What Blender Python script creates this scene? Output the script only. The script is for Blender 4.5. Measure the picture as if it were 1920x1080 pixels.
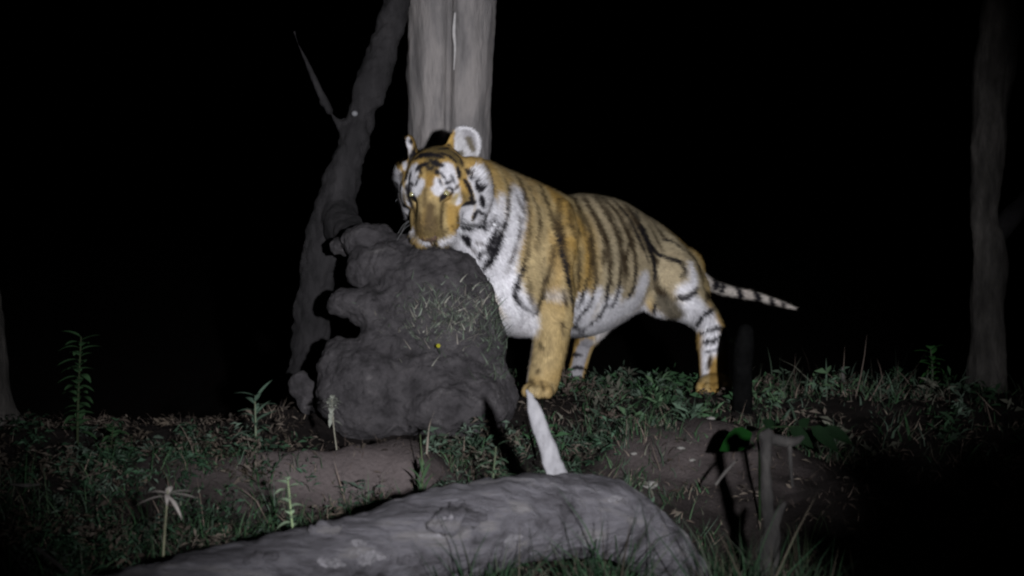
import bpy, bmesh, math, random
import numpy as np
from mathutils import Vector, Matrix, noise
from mathutils.bvhtree import BVHTree

scene = bpy.context.scene
for o in list(bpy.data.objects):
    bpy.data.objects.remove(o, do_unlink=True)
COL = scene.collection

# ------------------------------------------------------------------ camera
FPX = 3200.0                 # focal length in pixels of a 1920 px wide frame
CAM_Z = 1.1
HORIZON = 305.0
cam_data = bpy.data.cameras.new('camera')
cam_data.sensor_width = 36.0
cam_data.lens = 36.0 * FPX / 1920.0
cam_data.shift_y = -(540.0 - HORIZON) / 1920.0
cam_data.clip_start = 0.05
cam_data.clip_end = 1500.0
cam = bpy.data.objects.new('camera', cam_data)
cam.location = (0, -8, CAM_Z)
cam.rotation_euler = (math.radians(90), 0, 0)
COL.objects.link(cam)
scene.camera = cam
cam_data.dof.use_dof = True
cam_data.dof.focus_distance = 7.7
cam_data.dof.aperture_fstop = 2.8

# ------------------------------------------------------------------ night sky
world = bpy.data.worlds.new('World')
scene.world = world
world.use_nodes = True
wn = world.node_tree
bg = wn.nodes['Background']
sky = wn.nodes.new('ShaderNodeTexSky')
sky.sky_type = 'NISHITA'
sky.sun_disc = False
sky.sun_elevation = math.radians(-9)
sky.sun_rotation = math.radians(200)
wn.links.new(sky.outputs['Color'], bg.inputs['Color'])
bg.inputs['Strength'].default_value = 0.005

# ------------------------------------------------------------------ hand-held spotlight beside the camera
def aim(o, target):
    o.rotation_euler = (Vector(target) - o.location).to_track_quat('-Z', 'Y').to_euler()
torch = bpy.data.lights.new('torch_light', 'SPOT')
torch.energy = 3150.0
torch.spot_size = math.radians(39)
torch.spot_blend = 1.0
torch.shadow_soft_size = 0.05
torch.color = (0.93, 0.94, 1.0)
torch_o = bpy.data.objects.new('torch_light', torch)
torch_o.location = (0.62, -8.1, 1.20)
COL.objects.link(torch_o)
aim(torch_o, (-0.04, 0.0, 0.64))

scene.view_settings.view_transform = 'Standard'
scene.view_settings.look = 'None'
scene.view_settings.exposure = 0.0
scene.view_settings.gamma = 1.0
scene.view_settings.use_curve_mapping = False
scene.cycles.filter_width = 2.3      # soft video lens
scene.cycles.max_bounces = 5

# ------------------------------------------------------------------ helpers
rnd = random.Random(7)
rng = np.random.default_rng(11)

def at(px, py, d):
    """a point d metres in front of the camera, seen at (px, py) of the 1920 px frame"""
    return Vector(((px - 960.0) / FPX * d, d - 8.0, CAM_Z - (py - HORIZON) / FPX * d))

def link(o, parent=None):
    COL.objects.link(o)
    if parent is not None:
        o.parent = parent
    return o

def tag(o, label=None, cat=None, group=None, kind=None):
    if label: o['label'] = label
    if cat: o['category'] = cat
    if group: o['group'] = group
    if kind: o['kind'] = kind
    return o

def empty(name, loc, label, cat, group=None):
    o = bpy.data.objects.new(name, None)
    o.empty_display_size = 0.1
    o.location = loc
    COL.objects.link(o)
    return tag(o, label, cat, group)

def mesh_obj(name, verts, faces, mat, parent=None, smooth=True, origin=None):
    me = bpy.data.meshes.new(name)
    if origin is None:
        origin = parent.location if parent is not None else Vector((0, 0, 0))
    v = np.asarray(verts, dtype=np.float64) - np.array(origin)
    me.from_pydata(v.tolist(), [], [list(map(int, f)) for f in faces] if not isinstance(faces, np.ndarray) else faces.tolist())
    me.update()
    if smooth:
        me.shade_smooth()
    if mat: me.materials.append(mat)
    o = bpy.data.objects.new(name, me)
    if parent is None:
        o.location = origin
    return link(o, parent)

def set_color(me, cols, name='Col'):
    ca = me.color_attributes.new(name, 'FLOAT_COLOR', 'POINT')
    c = np.ones((len(me.vertices), 4), dtype=np.float32)
    c[:, :3] = cols
    ca.data.foreach_set('color', c.ravel())

def frames(pts, side=None):
    """tangent / side / up frames along a polyline"""
    n = len(pts); out = []
    prev = Vector(side).normalized() if side is not None else None
    for i in range(n):
        t = (pts[min(i + 1, n - 1)] - pts[max(i - 1, 0)]).normalized()
        if prev is None:
            ref = Vector((0, 0, 1)) if abs(t.z) < 0.9 else Vector((0, 1, 0))
            prev = t.cross(ref).normalized()
        s = (prev - t * prev.dot(t)).normalized()
        u = s.cross(t).normalized()
        out.append((t, s, u)); prev = s
    return out

def resample(keys, n):
    """Catmull-Rom through keys of [x, y, z, r1, r2 ...]"""
    k = np.array(keys, dtype=float)
    k = np.vstack([2 * k[0] - k[1], k, 2 * k[-1] - k[-2]])
    m = len(keys) - 1
    res = []
    for q in np.linspace(0, m, n):
        i = min(int(q), m - 1); t = q - i
        p0, p1, p2, p3 = k[i], k[i + 1], k[i + 2], k[i + 3]
        res.append(0.5 * ((2 * p1) + (-p0 + p2) * t + (2 * p0 - 5 * p1 + 4 * p2 - p3) * t * t + (-p0 + 3 * p1 - 3 * p2 + p3) * t ** 3))
    return np.array(res)

def loft(keys, n=24, seg=24, side=None, caps=True, shape=None):
    """closed tube: keys of (point, r_side, r_up); returns verts, faces"""
    arr = resample([[*k[0], k[1], k[2] if len(k) > 2 else k[1]] for k in keys], n)
    pts = [Vector(a[:3]) for a in arr]
    rs, ru = np.maximum(arr[:, 3], .001), np.maximum(arr[:, 4], .001)
    fr = frames(pts, side)
    rings = []
    if caps:
        for q in (0.15, 0.55, 0.85):
            c = pts[0] - fr[0][0] * min(rs[0], ru[0]) * math.cos(q * math.pi / 2)
            rings.append((c, rs[0] * math.sin(q * math.pi / 2), ru[0] * math.sin(q * math.pi / 2), fr[0], 0.0))
    for i in range(n):
        rings.append((pts[i], rs[i], ru[i], fr[i], i / (n - 1)))
    if caps:
        for q in (0.85, 0.55, 0.15):
            c = pts[-1] + fr[-1][0] * min(rs[-1], ru[-1]) * math.cos(q * math.pi / 2)
            rings.append((c, rs[-1] * math.sin(q * math.pi / 2), ru[-1] * math.sin(q * math.pi / 2), fr[-1], 1.0))
    V = []; F = []
    for c, a, b, (t, s, u), w in rings:
        for j in range(seg):
            an = 2 * math.pi * j / seg
            m = shape(w, an) if shape else 1.0
            V.append(c + s * (a * m * math.cos(an)) + u * (b * m * math.sin(an)))
    for i in range(len(rings) - 1):
        for j in range(seg):
            k2 = (j + 1) % seg
            F.append((i * seg + j, i * seg + k2, (i + 1) * seg + k2, (i + 1) * seg + j))
    F.append(tuple(range(seg))[::-1])
    F.append(tuple((len(rings) - 1) * seg + j for j in range(seg)))
    return V, F

def ellipsoid(c, r, rot=None, seg=24, rin=16):
    V = []; F = []
    R = rot if rot is not None else Matrix.Identity(3)
    c = Vector(c)
    V.append(c + R @ Vector((0, 0, r[2])))
    for i in range(1, rin):
        a = math.pi * i / rin
        for j in range(seg):
            b = 2 * math.pi * j / seg
            V.append(c + R @ Vector((r[0] * math.sin(a) * math.cos(b), r[1] * math.sin(a) * math.sin(b), r[2] * math.cos(a))))
    V.append(c + R @ Vector((0, 0, -r[2])))
    for j in range(seg):
        F.append((0, 1 + j, 1 + (j + 1) % seg))
    for i in range(rin - 2):
        for j in range(seg):
            a = 1 + i * seg
            F.append((a + j, a + seg + j, a + seg + (j + 1) % seg, a + (j + 1) % seg))
    last = len(V) - 1; a = 1 + (rin - 2) * seg
    for j in range(seg):
        F.append((a + j, last, a + (j + 1) % seg))
    return V, F

class Bag:
    def __init__(self): self.V = []; self.F = []
    def add(self, vf):
        o = len(self.V)
        self.V += [tuple(v) for v in vf[0]]; self.F += [tuple(i + o for i in f) for f in vf[1]]
        return self

def remesh(bag, voxel, smooth_iter=4, smooth_fac=0.5):
    me = bpy.data.meshes.new('tmp'); me.from_pydata(bag.V, [], bag.F); me.update()
    bm = bmesh.new(); bm.from_mesh(me); bmesh.ops.recalc_face_normals(bm, faces=bm.faces); bm.to_mesh(me); bm.free()
    o = bpy.data.objects.new('tmp', me); COL.objects.link(o)
    m = o.modifiers.new('r', 'REMESH'); m.mode = 'VOXEL'; m.voxel_size = voxel; m.adaptivity = 0
    if smooth_iter:
        s = o.modifiers.new('s', 'SMOOTH'); s.factor = smooth_fac; s.iterations = smooth_iter
    dg = bpy.context.evaluated_depsgraph_get()
    ev = bpy.data.meshes.new_from_object(o.evaluated_get(dg), depsgraph=dg)
    bpy.data.objects.remove(o, do_unlink=True); bpy.data.meshes.remove(me)
    return ev

def coords(me):
    a = np.empty(len(me.vertices) * 3, dtype=np.float32); me.vertices.foreach_get('co', a)
    return a.reshape(-1, 3).astype(np.float64)

def normals(me):
    a = np.empty(len(me.vertices) * 3, dtype=np.float32); me.vertex_normals.foreach_get('vector', a)
    return a.reshape(-1, 3).astype(np.float64)

def sstep(a, b, x):
    t = np.clip((x - a) / (b - a), 0, 1)
    return t * t * (3 - 2 * t)

# ------------------------------------------------------------------ materials
def nodes_of(name):
    m = bpy.data.materials.new(name); m.use_nodes = True
    nt = m.node_tree; bsdf = nt.nodes['Principled BSDF']
    return m, nt, bsdf

def mat_noise(name, cols, scale=6.0, rough=0.9, bump=0.3, bump_scale=30.0, stretch=(1, 1, 1), detail=8.0, spec=0.2, dist=0.02, pos=None):
    """mottled matt surface: colour ramp over two mixed noises plus fine relief"""
    m, nt, b = nodes_of(name)
    L = nt.links.new
    tc = nt.nodes.new('ShaderNodeTexCoord'); mp = nt.nodes.new('ShaderNodeMapping')
    mp.inputs['Scale'].default_value = stretch
    L(tc.outputs['Object'], mp.inputs['Vector'])
    n1 = nt.nodes.new('ShaderNodeTexNoise'); n1.inputs['Scale'].default_value = scale; n1.inputs['Detail'].default_value = detail
    n1.inputs['Roughness'].default_value = 0.65
    L(mp.outputs[0], n1.inputs['Vector'])
    cr = nt.nodes.new('ShaderNodeValToRGB')
    el = cr.color_ramp.elements
    k = len(cols)
    ps = pos or [0.3 + 0.4 * i / (k - 1) for i in range(k)]
    el[0].position = ps[0]; el[0].color = (*cols[0], 1)
    el[1].position = ps[-1]; el[1].color = (*cols[-1], 1)
    for i in range(1, k - 1):
        e = el.new(ps[i]); e.color = (*cols[i], 1)
    L(n1.outputs['Fac'], cr.inputs['Fac']); L(cr.outputs['Color'], b.inputs['Base Color'])
    n2 = nt.nodes.new('ShaderNodeTexNoise'); n2.inputs['Scale'].default_value = bump_scale; n2.inputs['Detail'].default_value = 10
    n2.inputs['Roughness'].default_value = 0.7
    L(mp.outputs[0], n2.inputs['Vector'])
    bp = nt.nodes.new('ShaderNodeBump'); bp.inputs['Strength'].default_value = bump; bp.inputs['Distance'].default_value = dist
    L(n2.outputs['Fac'], bp.inputs['Height']); L(bp.outputs['Normal'], b.inputs['Normal'])
    b.inputs['Roughness'].default_value = rough
    b.inputs['Specular IOR Level'].default_value = spec
    return m

def mat_attr(name, rough=0.7, spec=0.2, attr='Col', sheen=0.0, trans=0.0):
    """colour read from the per-piece colour of the mesh (coat pattern, leaf tint)"""
    m, nt, b = nodes_of(name)
    a = nt.nodes.new('ShaderNodeAttribute'); a.attribute_name = attr
    nz = nt.nodes.new('ShaderNodeTexNoise'); nz.inputs['Scale'].default_value = 60.0; nz.inputs['Detail'].default_value = 4
    tc = nt.nodes.new('ShaderNodeTexCoord'); nt.links.new(tc.outputs['Object'], nz.inputs['Vector'])
    mr = nt.nodes.new('ShaderNodeMapRange'); mr.inputs['To Min'].default_value = 0.75; mr.inputs['To Max'].default_value = 1.25
    nt.links.new(nz.outputs['Fac'], mr.inputs['Value'])
    mx = nt.nodes.new('ShaderNodeVectorMath'); mx.operation = 'SCALE'
    nt.links.new(a.outputs['Color'], mx.inputs[0]); nt.links.new(mr.outputs[0], mx.inputs['Scale'])
    nt.links.new(mx.outputs[0], b.inputs['Base Color'])
    b.inputs['Roughness'].default_value = rough
    b.inputs['Specular IOR Level'].default_value = spec
    if sheen: b.inputs['Sheen Weight'].default_value = sheen
    return m

def mat_plain(name, col, rough=0.6, spec=0.3, coat=0.0):
    m = mat_noise(name, [tuple(c * 0.8 for c in col), tuple(min(1, c * 1.15) for c in col)], scale=40, rough=rough, bump=0.1, bump_scale=120, spec=spec, dist=0.003)
    if coat: m.node_tree.nodes['Principled BSDF'].inputs['Coat Weight'].default_value = coat
    return m

# ================================================================== GROUND
GY = np.array([-60, -9, -5, -3.3, -2.7, -2.05, -1.75, -1.45, -1.1, -.7, -.3, 0.0, .6, .9, 1.4, 2.2, 4, 8, 20, 60, 400.])
GZ = np.array([-.9, -.6, -.42, -.31, -.27, -.22, -.19, -.15, -.115, -.055, -.012, -.003, -.075, -.105, -.19, -.42, -.8, -1.05, -1.1, -1.1, -1.1])
def ground_z(x, y):
    x = np.asarray(x, float); y = np.asarray(y, float)
    yy = y + sstep(-.75, -1.4, x) * .95 * sstep(-1.5, -.7, y)
    z = np.interp(yy, GY, GZ)
    # earth banks: one in front of the boulder, one below the hind paws, and the dark hollow behind the log
    z = z + .175 * np.exp(-((y + 1.50 + .10 * np.sin(x * 4)) / .19) ** 2) * sstep(-2.2, -1.0, x) * sstep(-.12, -.42, x)
    z = z + .145 * np.exp(-((y + 1.12 + .06 * np.sin(x * 6)) / .24) ** 2) * sstep(.25, .50, x) * sstep(1.5, .85, x)
    z = z - .16 * np.exp(-((x - .80) / .40) ** 2 - ((y + 2.05) / .30) ** 2)
    return z
def ground_n(x, y):
    x = float(x); y = float(y)
    f = 1.0 if abs(x) < 6 and abs(y) < 9 else 0.3
    q = .030 * noise.noise(Vector((x * 2.3, y * 2.3, 0))) + .020 * noise.noise(Vector((x * 6, y * 6, 3))) + .011 * noise.noise(Vector((x * 15, y * 15, 5))) 
    near = min(1.0, min(math.hypot(x - .15, y - .0), math.hypot(x - 1.02, y - .63), math.hypot(x - .3, y - .92)) / .25)
    return float(ground_z(x, y)) + f * q * near

def build_ground():
    def axis(lo, hi, step, far):
        a = list(np.arange(lo, hi + step / 2, step))
        g = step; p = a[-1]; up = []
        while p < far:
            g *= 1.35; p += g; up.append(p)
        g = step; p = a[0]; dn = []
        while p > -far:
            g *= 1.35; p -= g; dn.append(p)
        return np.array(dn[::-1] + a + up)
    X, Y = axis(-2.9, 2.9, .022, 350), axis(-4.4, 2.0, .022, 350)
    nx, ny = len(X), len(Y)
    V = [(x, y, ground_n(x, y)) for y in Y for x in X]
    i, j = np.meshgrid(np.arange(ny - 1), np.arange(nx - 1), indexing='ij')
    a = (i * nx + j).ravel()
    F = np.stack([a, a + 1, a + nx + 1, a + nx], 1)
    m = mat_attr('earth', rough=.95, spec=.08)
    nt = m.node_tree; bs = nt.nodes['Principled BSDF']
    nz = nt.nodes.new('ShaderNodeTexNoise'); nz.inputs['Scale'].default_value = 55; nz.inputs['Detail'].default_value = 10; nz.inputs['Roughness'].default_value = .7
    tc = nt.nodes.new('ShaderNodeTexCoord'); nt.links.new(tc.outputs['Object'], nz.inputs['Vector'])
    bp = nt.nodes.new('ShaderNodeBump'); bp.inputs['Strength'].default_value = .7; bp.inputs['Distance'].default_value = .02
    nt.links.new(nz.outputs['Fac'], bp.inputs['Height']); nt.links.new(bp.outputs['Normal'], bs.inputs['Normal'])
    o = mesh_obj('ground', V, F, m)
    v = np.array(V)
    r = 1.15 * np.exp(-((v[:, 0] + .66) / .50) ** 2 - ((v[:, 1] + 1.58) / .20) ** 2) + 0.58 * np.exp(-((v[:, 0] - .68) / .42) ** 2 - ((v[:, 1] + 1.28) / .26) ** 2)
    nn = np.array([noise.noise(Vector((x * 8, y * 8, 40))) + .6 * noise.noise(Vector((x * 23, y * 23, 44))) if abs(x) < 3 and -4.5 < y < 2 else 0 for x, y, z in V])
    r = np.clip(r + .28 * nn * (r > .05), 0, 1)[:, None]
    set_color(o.data, np.array((.016, .013, .012)) * (1 - r) + np.array((.105, .087, .084)) * r)  # ground under plants darkened so gaps read as shade; banks kept pale
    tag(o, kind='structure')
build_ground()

# ------------------------------------------------------------------ blades, leaves, stems
def strips(P, H, W, az, lean, curl, seg=3):
    """tapering curved blades as numpy arrays: roots P, heights H, half widths W, azimuth, lean and curl angles"""
    n = len(P)
    dirx, diry = np.cos(az), np.sin(az)
    tw = rng.uniform(0, math.pi, n)
    sx, sy = np.cos(tw), np.sin(tw)
    pos = P.copy(); rows = []
    ang = lean.copy()
    for k in range(seg + 1):
        w = W * (1 - (k / seg) ** 1.6)
        if k == seg:
            rows.append(pos[:, None, :])
        else:
            off = np.stack([sx * w, sy * w, np.zeros(n)], 1)
            rows.append(np.stack([pos - off, pos + off], 1))
        st = H / seg
        pos = pos + np.stack([dirx * np.sin(ang) * st, diry * np.sin(ang) * st, np.cos(ang) * st], 1)
        ang = ang + curl / seg
    V = np.concatenate(rows, 1)
    m = 2 * seg + 1
    F = []
    base = (np.arange(n) * m)[:, None]
    quads = []
    for k in range(seg - 1):
        q = np.array([2 * k, 2 * k + 1, 2 * k + 3, 2 * k + 2])
        quads += [base + q[[0, 1, 2]], base + q[[0, 2, 3]]]
    k = seg - 1
    quads.append(base + np.array([2 * k, 2 * k + 1, 2 * k + 2]))
    return V.reshape(-1, 3), np.concatenate(quads, 0), m

def tri_mesh(name, V, F):
    me = bpy.data.meshes.new(name)
    n = len(F)
    me.vertices.add(len(V)); me.vertices.foreach_set('co', V.astype(np.float32).ravel())
    me.loops.add(n * 3); me.loops.foreach_set('vertex_index', F.astype(np.int32).ravel())
    me.polygons.add(n); me.polygons.foreach_set('loop_start', np.arange(0, n * 3, 3, dtype=np.int32))
    me.update(); me.validate()
    return me

GRASS_MAT = mat_attr('grass_blade', rough=.75, spec=.10)
def in_solid(x, y):
    """keep blades out of rock, log and paws"""
    r = (((x + .36) / .50) ** 2 + ((y + .60) / .34) ** 2) < 1
    return r
def field(name, label, cat, n, xr, yr, hr, wr, palette, lean=(.1, .7), curl=(-.2, 1.4), clump=0.0, mask=None, seg=3, zoff=-.008):
    x = rng.uniform(*xr, n); y = rng.uniform(*yr, n)
    if clump:
        cn = np.array([noise.noise(Vector((a * 3.1, b * 3.1, 8.0))) + .5 * noise.noise(Vector((a * 9, b * 9, 2.0))) for a, b in zip(x, y)])
        keep = cn > rng.uniform(-.55, .55, n) * 1.0 + (clump - .5)
    else:
        keep = np.ones(n, bool)
    if mask is not None: keep &= mask(x, y)
    keep &= ~in_solid(x, y)
    x, y = x[keep], y[keep]; n = len(x)
    z = np.array([ground_n(a, b) for a, b in zip(x, y)]) + zoff
    P = np.stack([x, y, z], 1)
    hn = np.array([noise.noise(Vector((a * 5.0, b_ * 5.0, 21.0))) + .6 * noise.noise(Vector((a * 14, b_ * 14, 31.0))) for a, b_ in zip(x, y)])
    H = rng.uniform(*hr, n) * rng.uniform(.5, 1.1, n) * np.clip(1 + 1.3 * hn, .35, 2.2)
    V, F, m = strips(P, H, rng.uniform(*wr, n), rng.uniform(0, 2 * math.pi, n), rng.uniform(*lean, n), rng.uniform(*curl, n), seg)
    pal = np.array(palette); c = pal[rng.integers(0, len(pal), n)] * rng.uniform(.65, 1.3, n)[:, None]
    me = tri_mesh(name, V, F)
    set_color(me, np.repeat(c, m, axis=0))
    me.materials.append(GRASS_MAT)
    o = link(bpy.data.objects.new(name, me))
    return tag(o, label, cat, kind='stuff')

GREEN = [(.024, .056, .024), (.032, .072, .032), (.021, .045, .022), (.048, .084, .043)]
GREY_GREEN = [(.042, .066, .044), (.058, .082, .060), (.034, .050, .033), (.078, .078, .060)]
STRAW = [(.16, .125, .10), (.11, .085, .07), (.20, .165, .13), (.08, .06, .05)]

# ================================================================== ROCKS
def rocky(name, bag, voxel, amp, mat, label, cat, base, freq=5.0, sm=3, group=None):
    me = remesh(bag, voxel, sm, .5)
    co, nr = coords(me), normals(me)
    d = np.empty(len(co))
    for i, c in enumerate(co):
        v = Vector(c)
        d[i] = amp * (noise.noise(v * freq) + .55 * noise.noise(v * freq * 2.3 + Vector((4, 1, 2))) + .30 * noise.noise(v * freq * 5.5) - .5 * abs(noise.noise(v * freq * 1.4 + Vector((9, 3, 1)))) + .26 * noise.noise(v * freq * 10) + .14 * noise.noise(v * freq * 19))
    co = co + nr * d[:, None]
    me.vertices.foreach_set('co', (co - np.array(base)).astype(np.float32).ravel()); me.update()
    me.shade_smooth(); me.materials.append(mat); me.name = name
    o = bpy.data.objects.new(name, me); o.location = base
    link(o)
    return tag(o, label, cat, group)
ROCK = mat_noise('dark_rock', [(.017, .0155, .016), (.046, .042, .044), (.072, .066, .068), (.14, .13, .128)], scale=11, bump=1.0, bump_scale=30, dist=.03, rough=.85, pos=[.3, .45, .6, .74])
b = Bag()
b.add(ellipsoid(at(812, 625, 7.50), (.30, .20, .40)))
b.add(ellipsoid(at(735, 505, 7.56), (.135, .12, .14))); b.add(ellipsoid(at(800, 522, 7.60), (.19, .13, .145))); b.add(ellipsoid(at(765, 468, 7.62), (.15, .10, .085))); b.add(ellipsoid(at(694, 452, 7.68), (.14, .10, .075))); b.add(ellipsoid(at(692, 505, 7.58), (.10, .10, .10))); b.add(ellipsoid(at(650, 462, 7.8), (.09, .10, .06)))
b.add(ellipsoid(at(885, 650, 7.50), (.15, .17, .31))); b.add(ellipsoid(at(915, 745, 7.46), (.12, .17, .20)))
b.add(ellipsoid(at(800, 740, 7.42), (.33, .22, .25)))
b.add(ellipsoid(at(655, 562, 7.44), (.095, .07, .055))); b.add(ellipsoid(at(642, 575, 7.46), (.06, .07, .04))); b.add(ellipsoid(at(700, 580, 7.46), (.11, .11, .11)))
b.add(ellipsoid(at(690, 740, 7.34), (.22, .18, .21))); b.add(ellipsoid(at(650, 690, 7.38), (.13, .12, .15))); b.add(ellipsoid(at(720, 660, 7.40), (.14, .13, .15)))
b.add(ellipsoid(at(850, 768, 7.30), (.24, .16, .145))); b.add(ellipsoid(at(905, 742, 7.32), (.10, .13, .11)))
rocky('boulder', b, .0095, .025, ROCK, 'large dark grey boulder beneath the tiger\'s chin, with weeds growing on its face', 'boulder', at(810, 830, 7.45), freq=5.2, sm=16)
b = Bag()
b.add(ellipsoid(at(562, 722, 7.5), (.055, .05, .07))); b.add(ellipsoid(at(578, 745, 7.5), (.06, .05, .08)))
rocky('rock', b, .008, .010, ROCK, 'small upright rock at the foot of the forked tree', 'rock', at(566, 770, 7.5), freq=9)

# ================================================================== TREES
BARK_PALE = mat_noise('pale_bark', [(.07, .065, .063), (.18, .168, .164), (.275, .252, .24), (.15, .14, .138)], scale=6, stretch=(1, 1, .22), bump=.8, bump_scale=26, dist=.025)
BARK_DARK = mat_noise('dark_bark', [(.009, .0085, .0088), (.021, .0195, .0202), (.040, .037, .038)], scale=7, stretch=(1, 1, .4), bump=.8, bump_scale=30, dist=.025)
BARK_RIGHT = mat_noise('grey_bark', [(.026, .024, .022), (.085, .078, .071), (.19, .172, .156)], scale=8, stretch=(1, 1, .3), bump=.8, bump_scale=30, dist=.025)

def barky(name, keys, mat, parent, n=70, seg=40, amp=.012, ridge=.010, side=None, shape=None, caps=True, plates=0.0):
    V, F = loft(keys, n, seg, side, caps, shape)
    arr = resample([[*k[0], 0] for k in keys], n)
    out = []
    for v in V:
        c = arr[np.argmin(((arr[:, :3] - np.array(v)) ** 2).sum(1))][:3]
        r = (v - Vector(c)); L = r.length or 1
        q = Vector((v.x * 9, v.y * 9, v.z * 2.2))
        d = amp * noise.noise(v * 4.0) + ridge * (noise.noise(q * 2.0) - .4 * abs(noise.noise(q * 3.1))) + ridge * .5 * noise.noise(v * 26)
        if plates:
            f1, f2 = noise.voronoi(Vector((v.x * 7, v.y * 15, v.z * 15)) + Vector((1, 1, 1)) * .35 * noise.noise(v * 9))[0][:2]
            d += plates * (min(1.0, (f2 - f1) * 4.0) - .6) * (.35 + max(0.0, noise.noise(v * 3.3 + Vector((7, 7, 7)))) * 1.6) + .35 * plates * noise.noise(v * 45)
        out.append(v + r / L * d)
    return mesh_obj(name, out, F, mat, parent)

# big trunk of two stems grown together
def furrow(w, an):
    a = (an + math.pi / 2 + math.pi) % (2 * math.pi) - math.pi       # 0 on the side that faces the clearing
    a2 = (an - math.pi / 2 + math.pi) % (2 * math.pi) - math.pi
    return 1 - .15 * math.exp(-(a / .16) ** 2) - .40 * math.exp(-(a2 / .12) ** 2) - .07 * math.exp(-(a2 / .45) ** 2) - .04 * math.exp(-((a2 - .9) / .2) ** 2)
t = empty('tree', at(846, 720, 9.25), 'pale thick straight tree trunk with a dark furrow rising behind the tiger\'s head', 'tree')
barky('trunk', [(at(848, 745, 9.25), .30), (at(846, 640, 9.25), .245), (at(845, 450, 9.25), .222), (at(842, 250, 9.25), .222), (at(844, 100, 9.25), .235), (at(846, -60, 9.25), .25), (at(846, -220, 9.25), .27), (at(846, -420, 9.25), .25)],
      BARK_PALE, t, 110, 72, amp=.012, ridge=.010, side=(1, 0, 0), shape=furrow)
sap = mat_plain('dried_sap', (.42, .40, .39), rough=.6)
V, F = loft([(at(853, 25, 9.035), .006, .008), (at(851, 60, 9.04), .010, .008), (at(853, 90, 9.04), .007, .008), (at(851, 130, 9.045), .004, .006)], 24, 8)
mesh_obj('sap_streak', V, F, sap, t)
barky('branch', [(at(850, -230, 9.25), .16), (at(930, -420, 9.4), .13), (at(1040, -640, 9.7), .09), (at(1120, -860, 10), .05)], BARK_PALE, t, 40, 24)
barky('branch', [(at(840, -230, 9.25), .16), (at(760, -450, 9.1), .12), (at(690, -700, 9.2), .08), (at(640, -900, 9.3), .04)], BARK_PALE, t, 40, 24)

t = empty('tree', at(585, 775, 8.4), 'dark crooked tree leaning right, its trunk rising left of the tiger\'s head', 'tree')
b = Bag()
b.add(loft([(at(566, 800, 8.4), .13), (at(578, 690, 8.4), .100), (at(588, 580, 8.4), .092), (at(604, 480, 8.4), .092), (at(628, 395, 8.4), .096), (at(648, 310, 8.4), .086),
            (at(676, 210, 8.42), .076), (at(708, 120, 8.45), .074), (at(742, 20, 8.5), .068), (at(785, -110, 8.55), .062), (at(830, -300, 8.6), .055), (at(860, -520, 8.7), .04)], 80, 30))
b.add(loft([(at(640, 350, 8.42), .06), (at(640, 410, 8.32), .085), (at(665, 448, 8.1), .08), (at(700, 465, 7.85), .07)], 30, 26))
b.add(loft([(at(655, 270, 8.4), .045), (at(626, 222, 8.4), .030), (at(606, 185, 8.4), .024)], 12, 14))
me = remesh(b, .014, 6, .5)
co, nr = coords(me), normals(me)
co += nr * np.array([.024 * noise.noise(Vector(c) * 4.0) + .016 * noise.noise(Vector(c) * 11.0) + .010 * noise.noise(Vector(c) * 24.0) + .006 * noise.noise(Vector(c) * 45.0) for c in co])[:, None]
me.vertices.foreach_set('co', (co - np.array(t.location)).astype(np.float32).ravel()); me.update(); me.shade_smooth(); me.materials.append(BARK_DARK); me.name = 'trunk'
link(bpy.data.objects.new('trunk', me), t)
barky('branch', [(at(618, 208, 8.4), .025), (at(600, 172, 8.4), .019), (at(576, 118, 8.42), .014), (at(560, 85, 8.44), .008), (at(552, 60, 8.46), .004)], BARK_DARK, t, 50, 14, amp=.012, ridge=.006)
V, F = ellipsoid(at(708, 436, 7.80), (.014, .012, .010)); mesh_obj('scar', V, F, sap, t)
V, F = ellipsoid(at(665, 213, 8.325), (.016, .012, .014)); mesh_obj('scar', V, F, mat_plain('lichen', (.16, .16, .165)), t)

t = empty('tree', at(1850, 740, 9.3), 'dim grey tree trunk with a pinched waist at the right edge of the clearing', 'tree')
barky('trunk', [(at(1848, 760, 9.3), .13), (at(1850, 690, 9.3), .10), (at(1851, 600, 9.3), .09), (at(1854, 500, 9.3), .095), (at(1852, 450, 9.3), .088), (at(1842, 405, 9.3), .068), (at(1850, 340, 9.3), .082),
                (at(1856, 250, 9.3), .092), (at(1862, 150, 9.3), .105), (at(1875, 50, 9.3), .112), (at(1890, -60, 9.3), .115), (at(1910, -260, 9.3), .11), (at(1930, -500, 9.3), .09)], BARK_RIGHT, t, 110, 40, amp=.02, ridge=.012)
barky('limb', [(at(1850, 470, 9.3), .06), (at(1885, 420, 9.35), .055), (at(1930, 370, 9.4), .05), (at(1990, 290, 9.5), .045), (at(2060, 180, 9.6), .035)], BARK_DARK, t, 40, 20)

t = empty('tree', at(-50, 890, 7.4), 'flared foot of a dim tree trunk cut off by the left edge', 'tree')
barky('trunk', [(at(-5, 900, 7.4), .24), (at(-30, 830, 7.4), .185), (at(-48, 740, 7.4), .155), (at(-60, 620, 7.4), .142), (at(-75, 450, 7.4), .135), (at(-95, 200, 7.4), .125), (at(-100, -150, 7.4), .12), (at(-100, -450, 7.4), .1)], BARK_RIGHT, t, 90, 40, amp=.02, ridge=.012)

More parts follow.
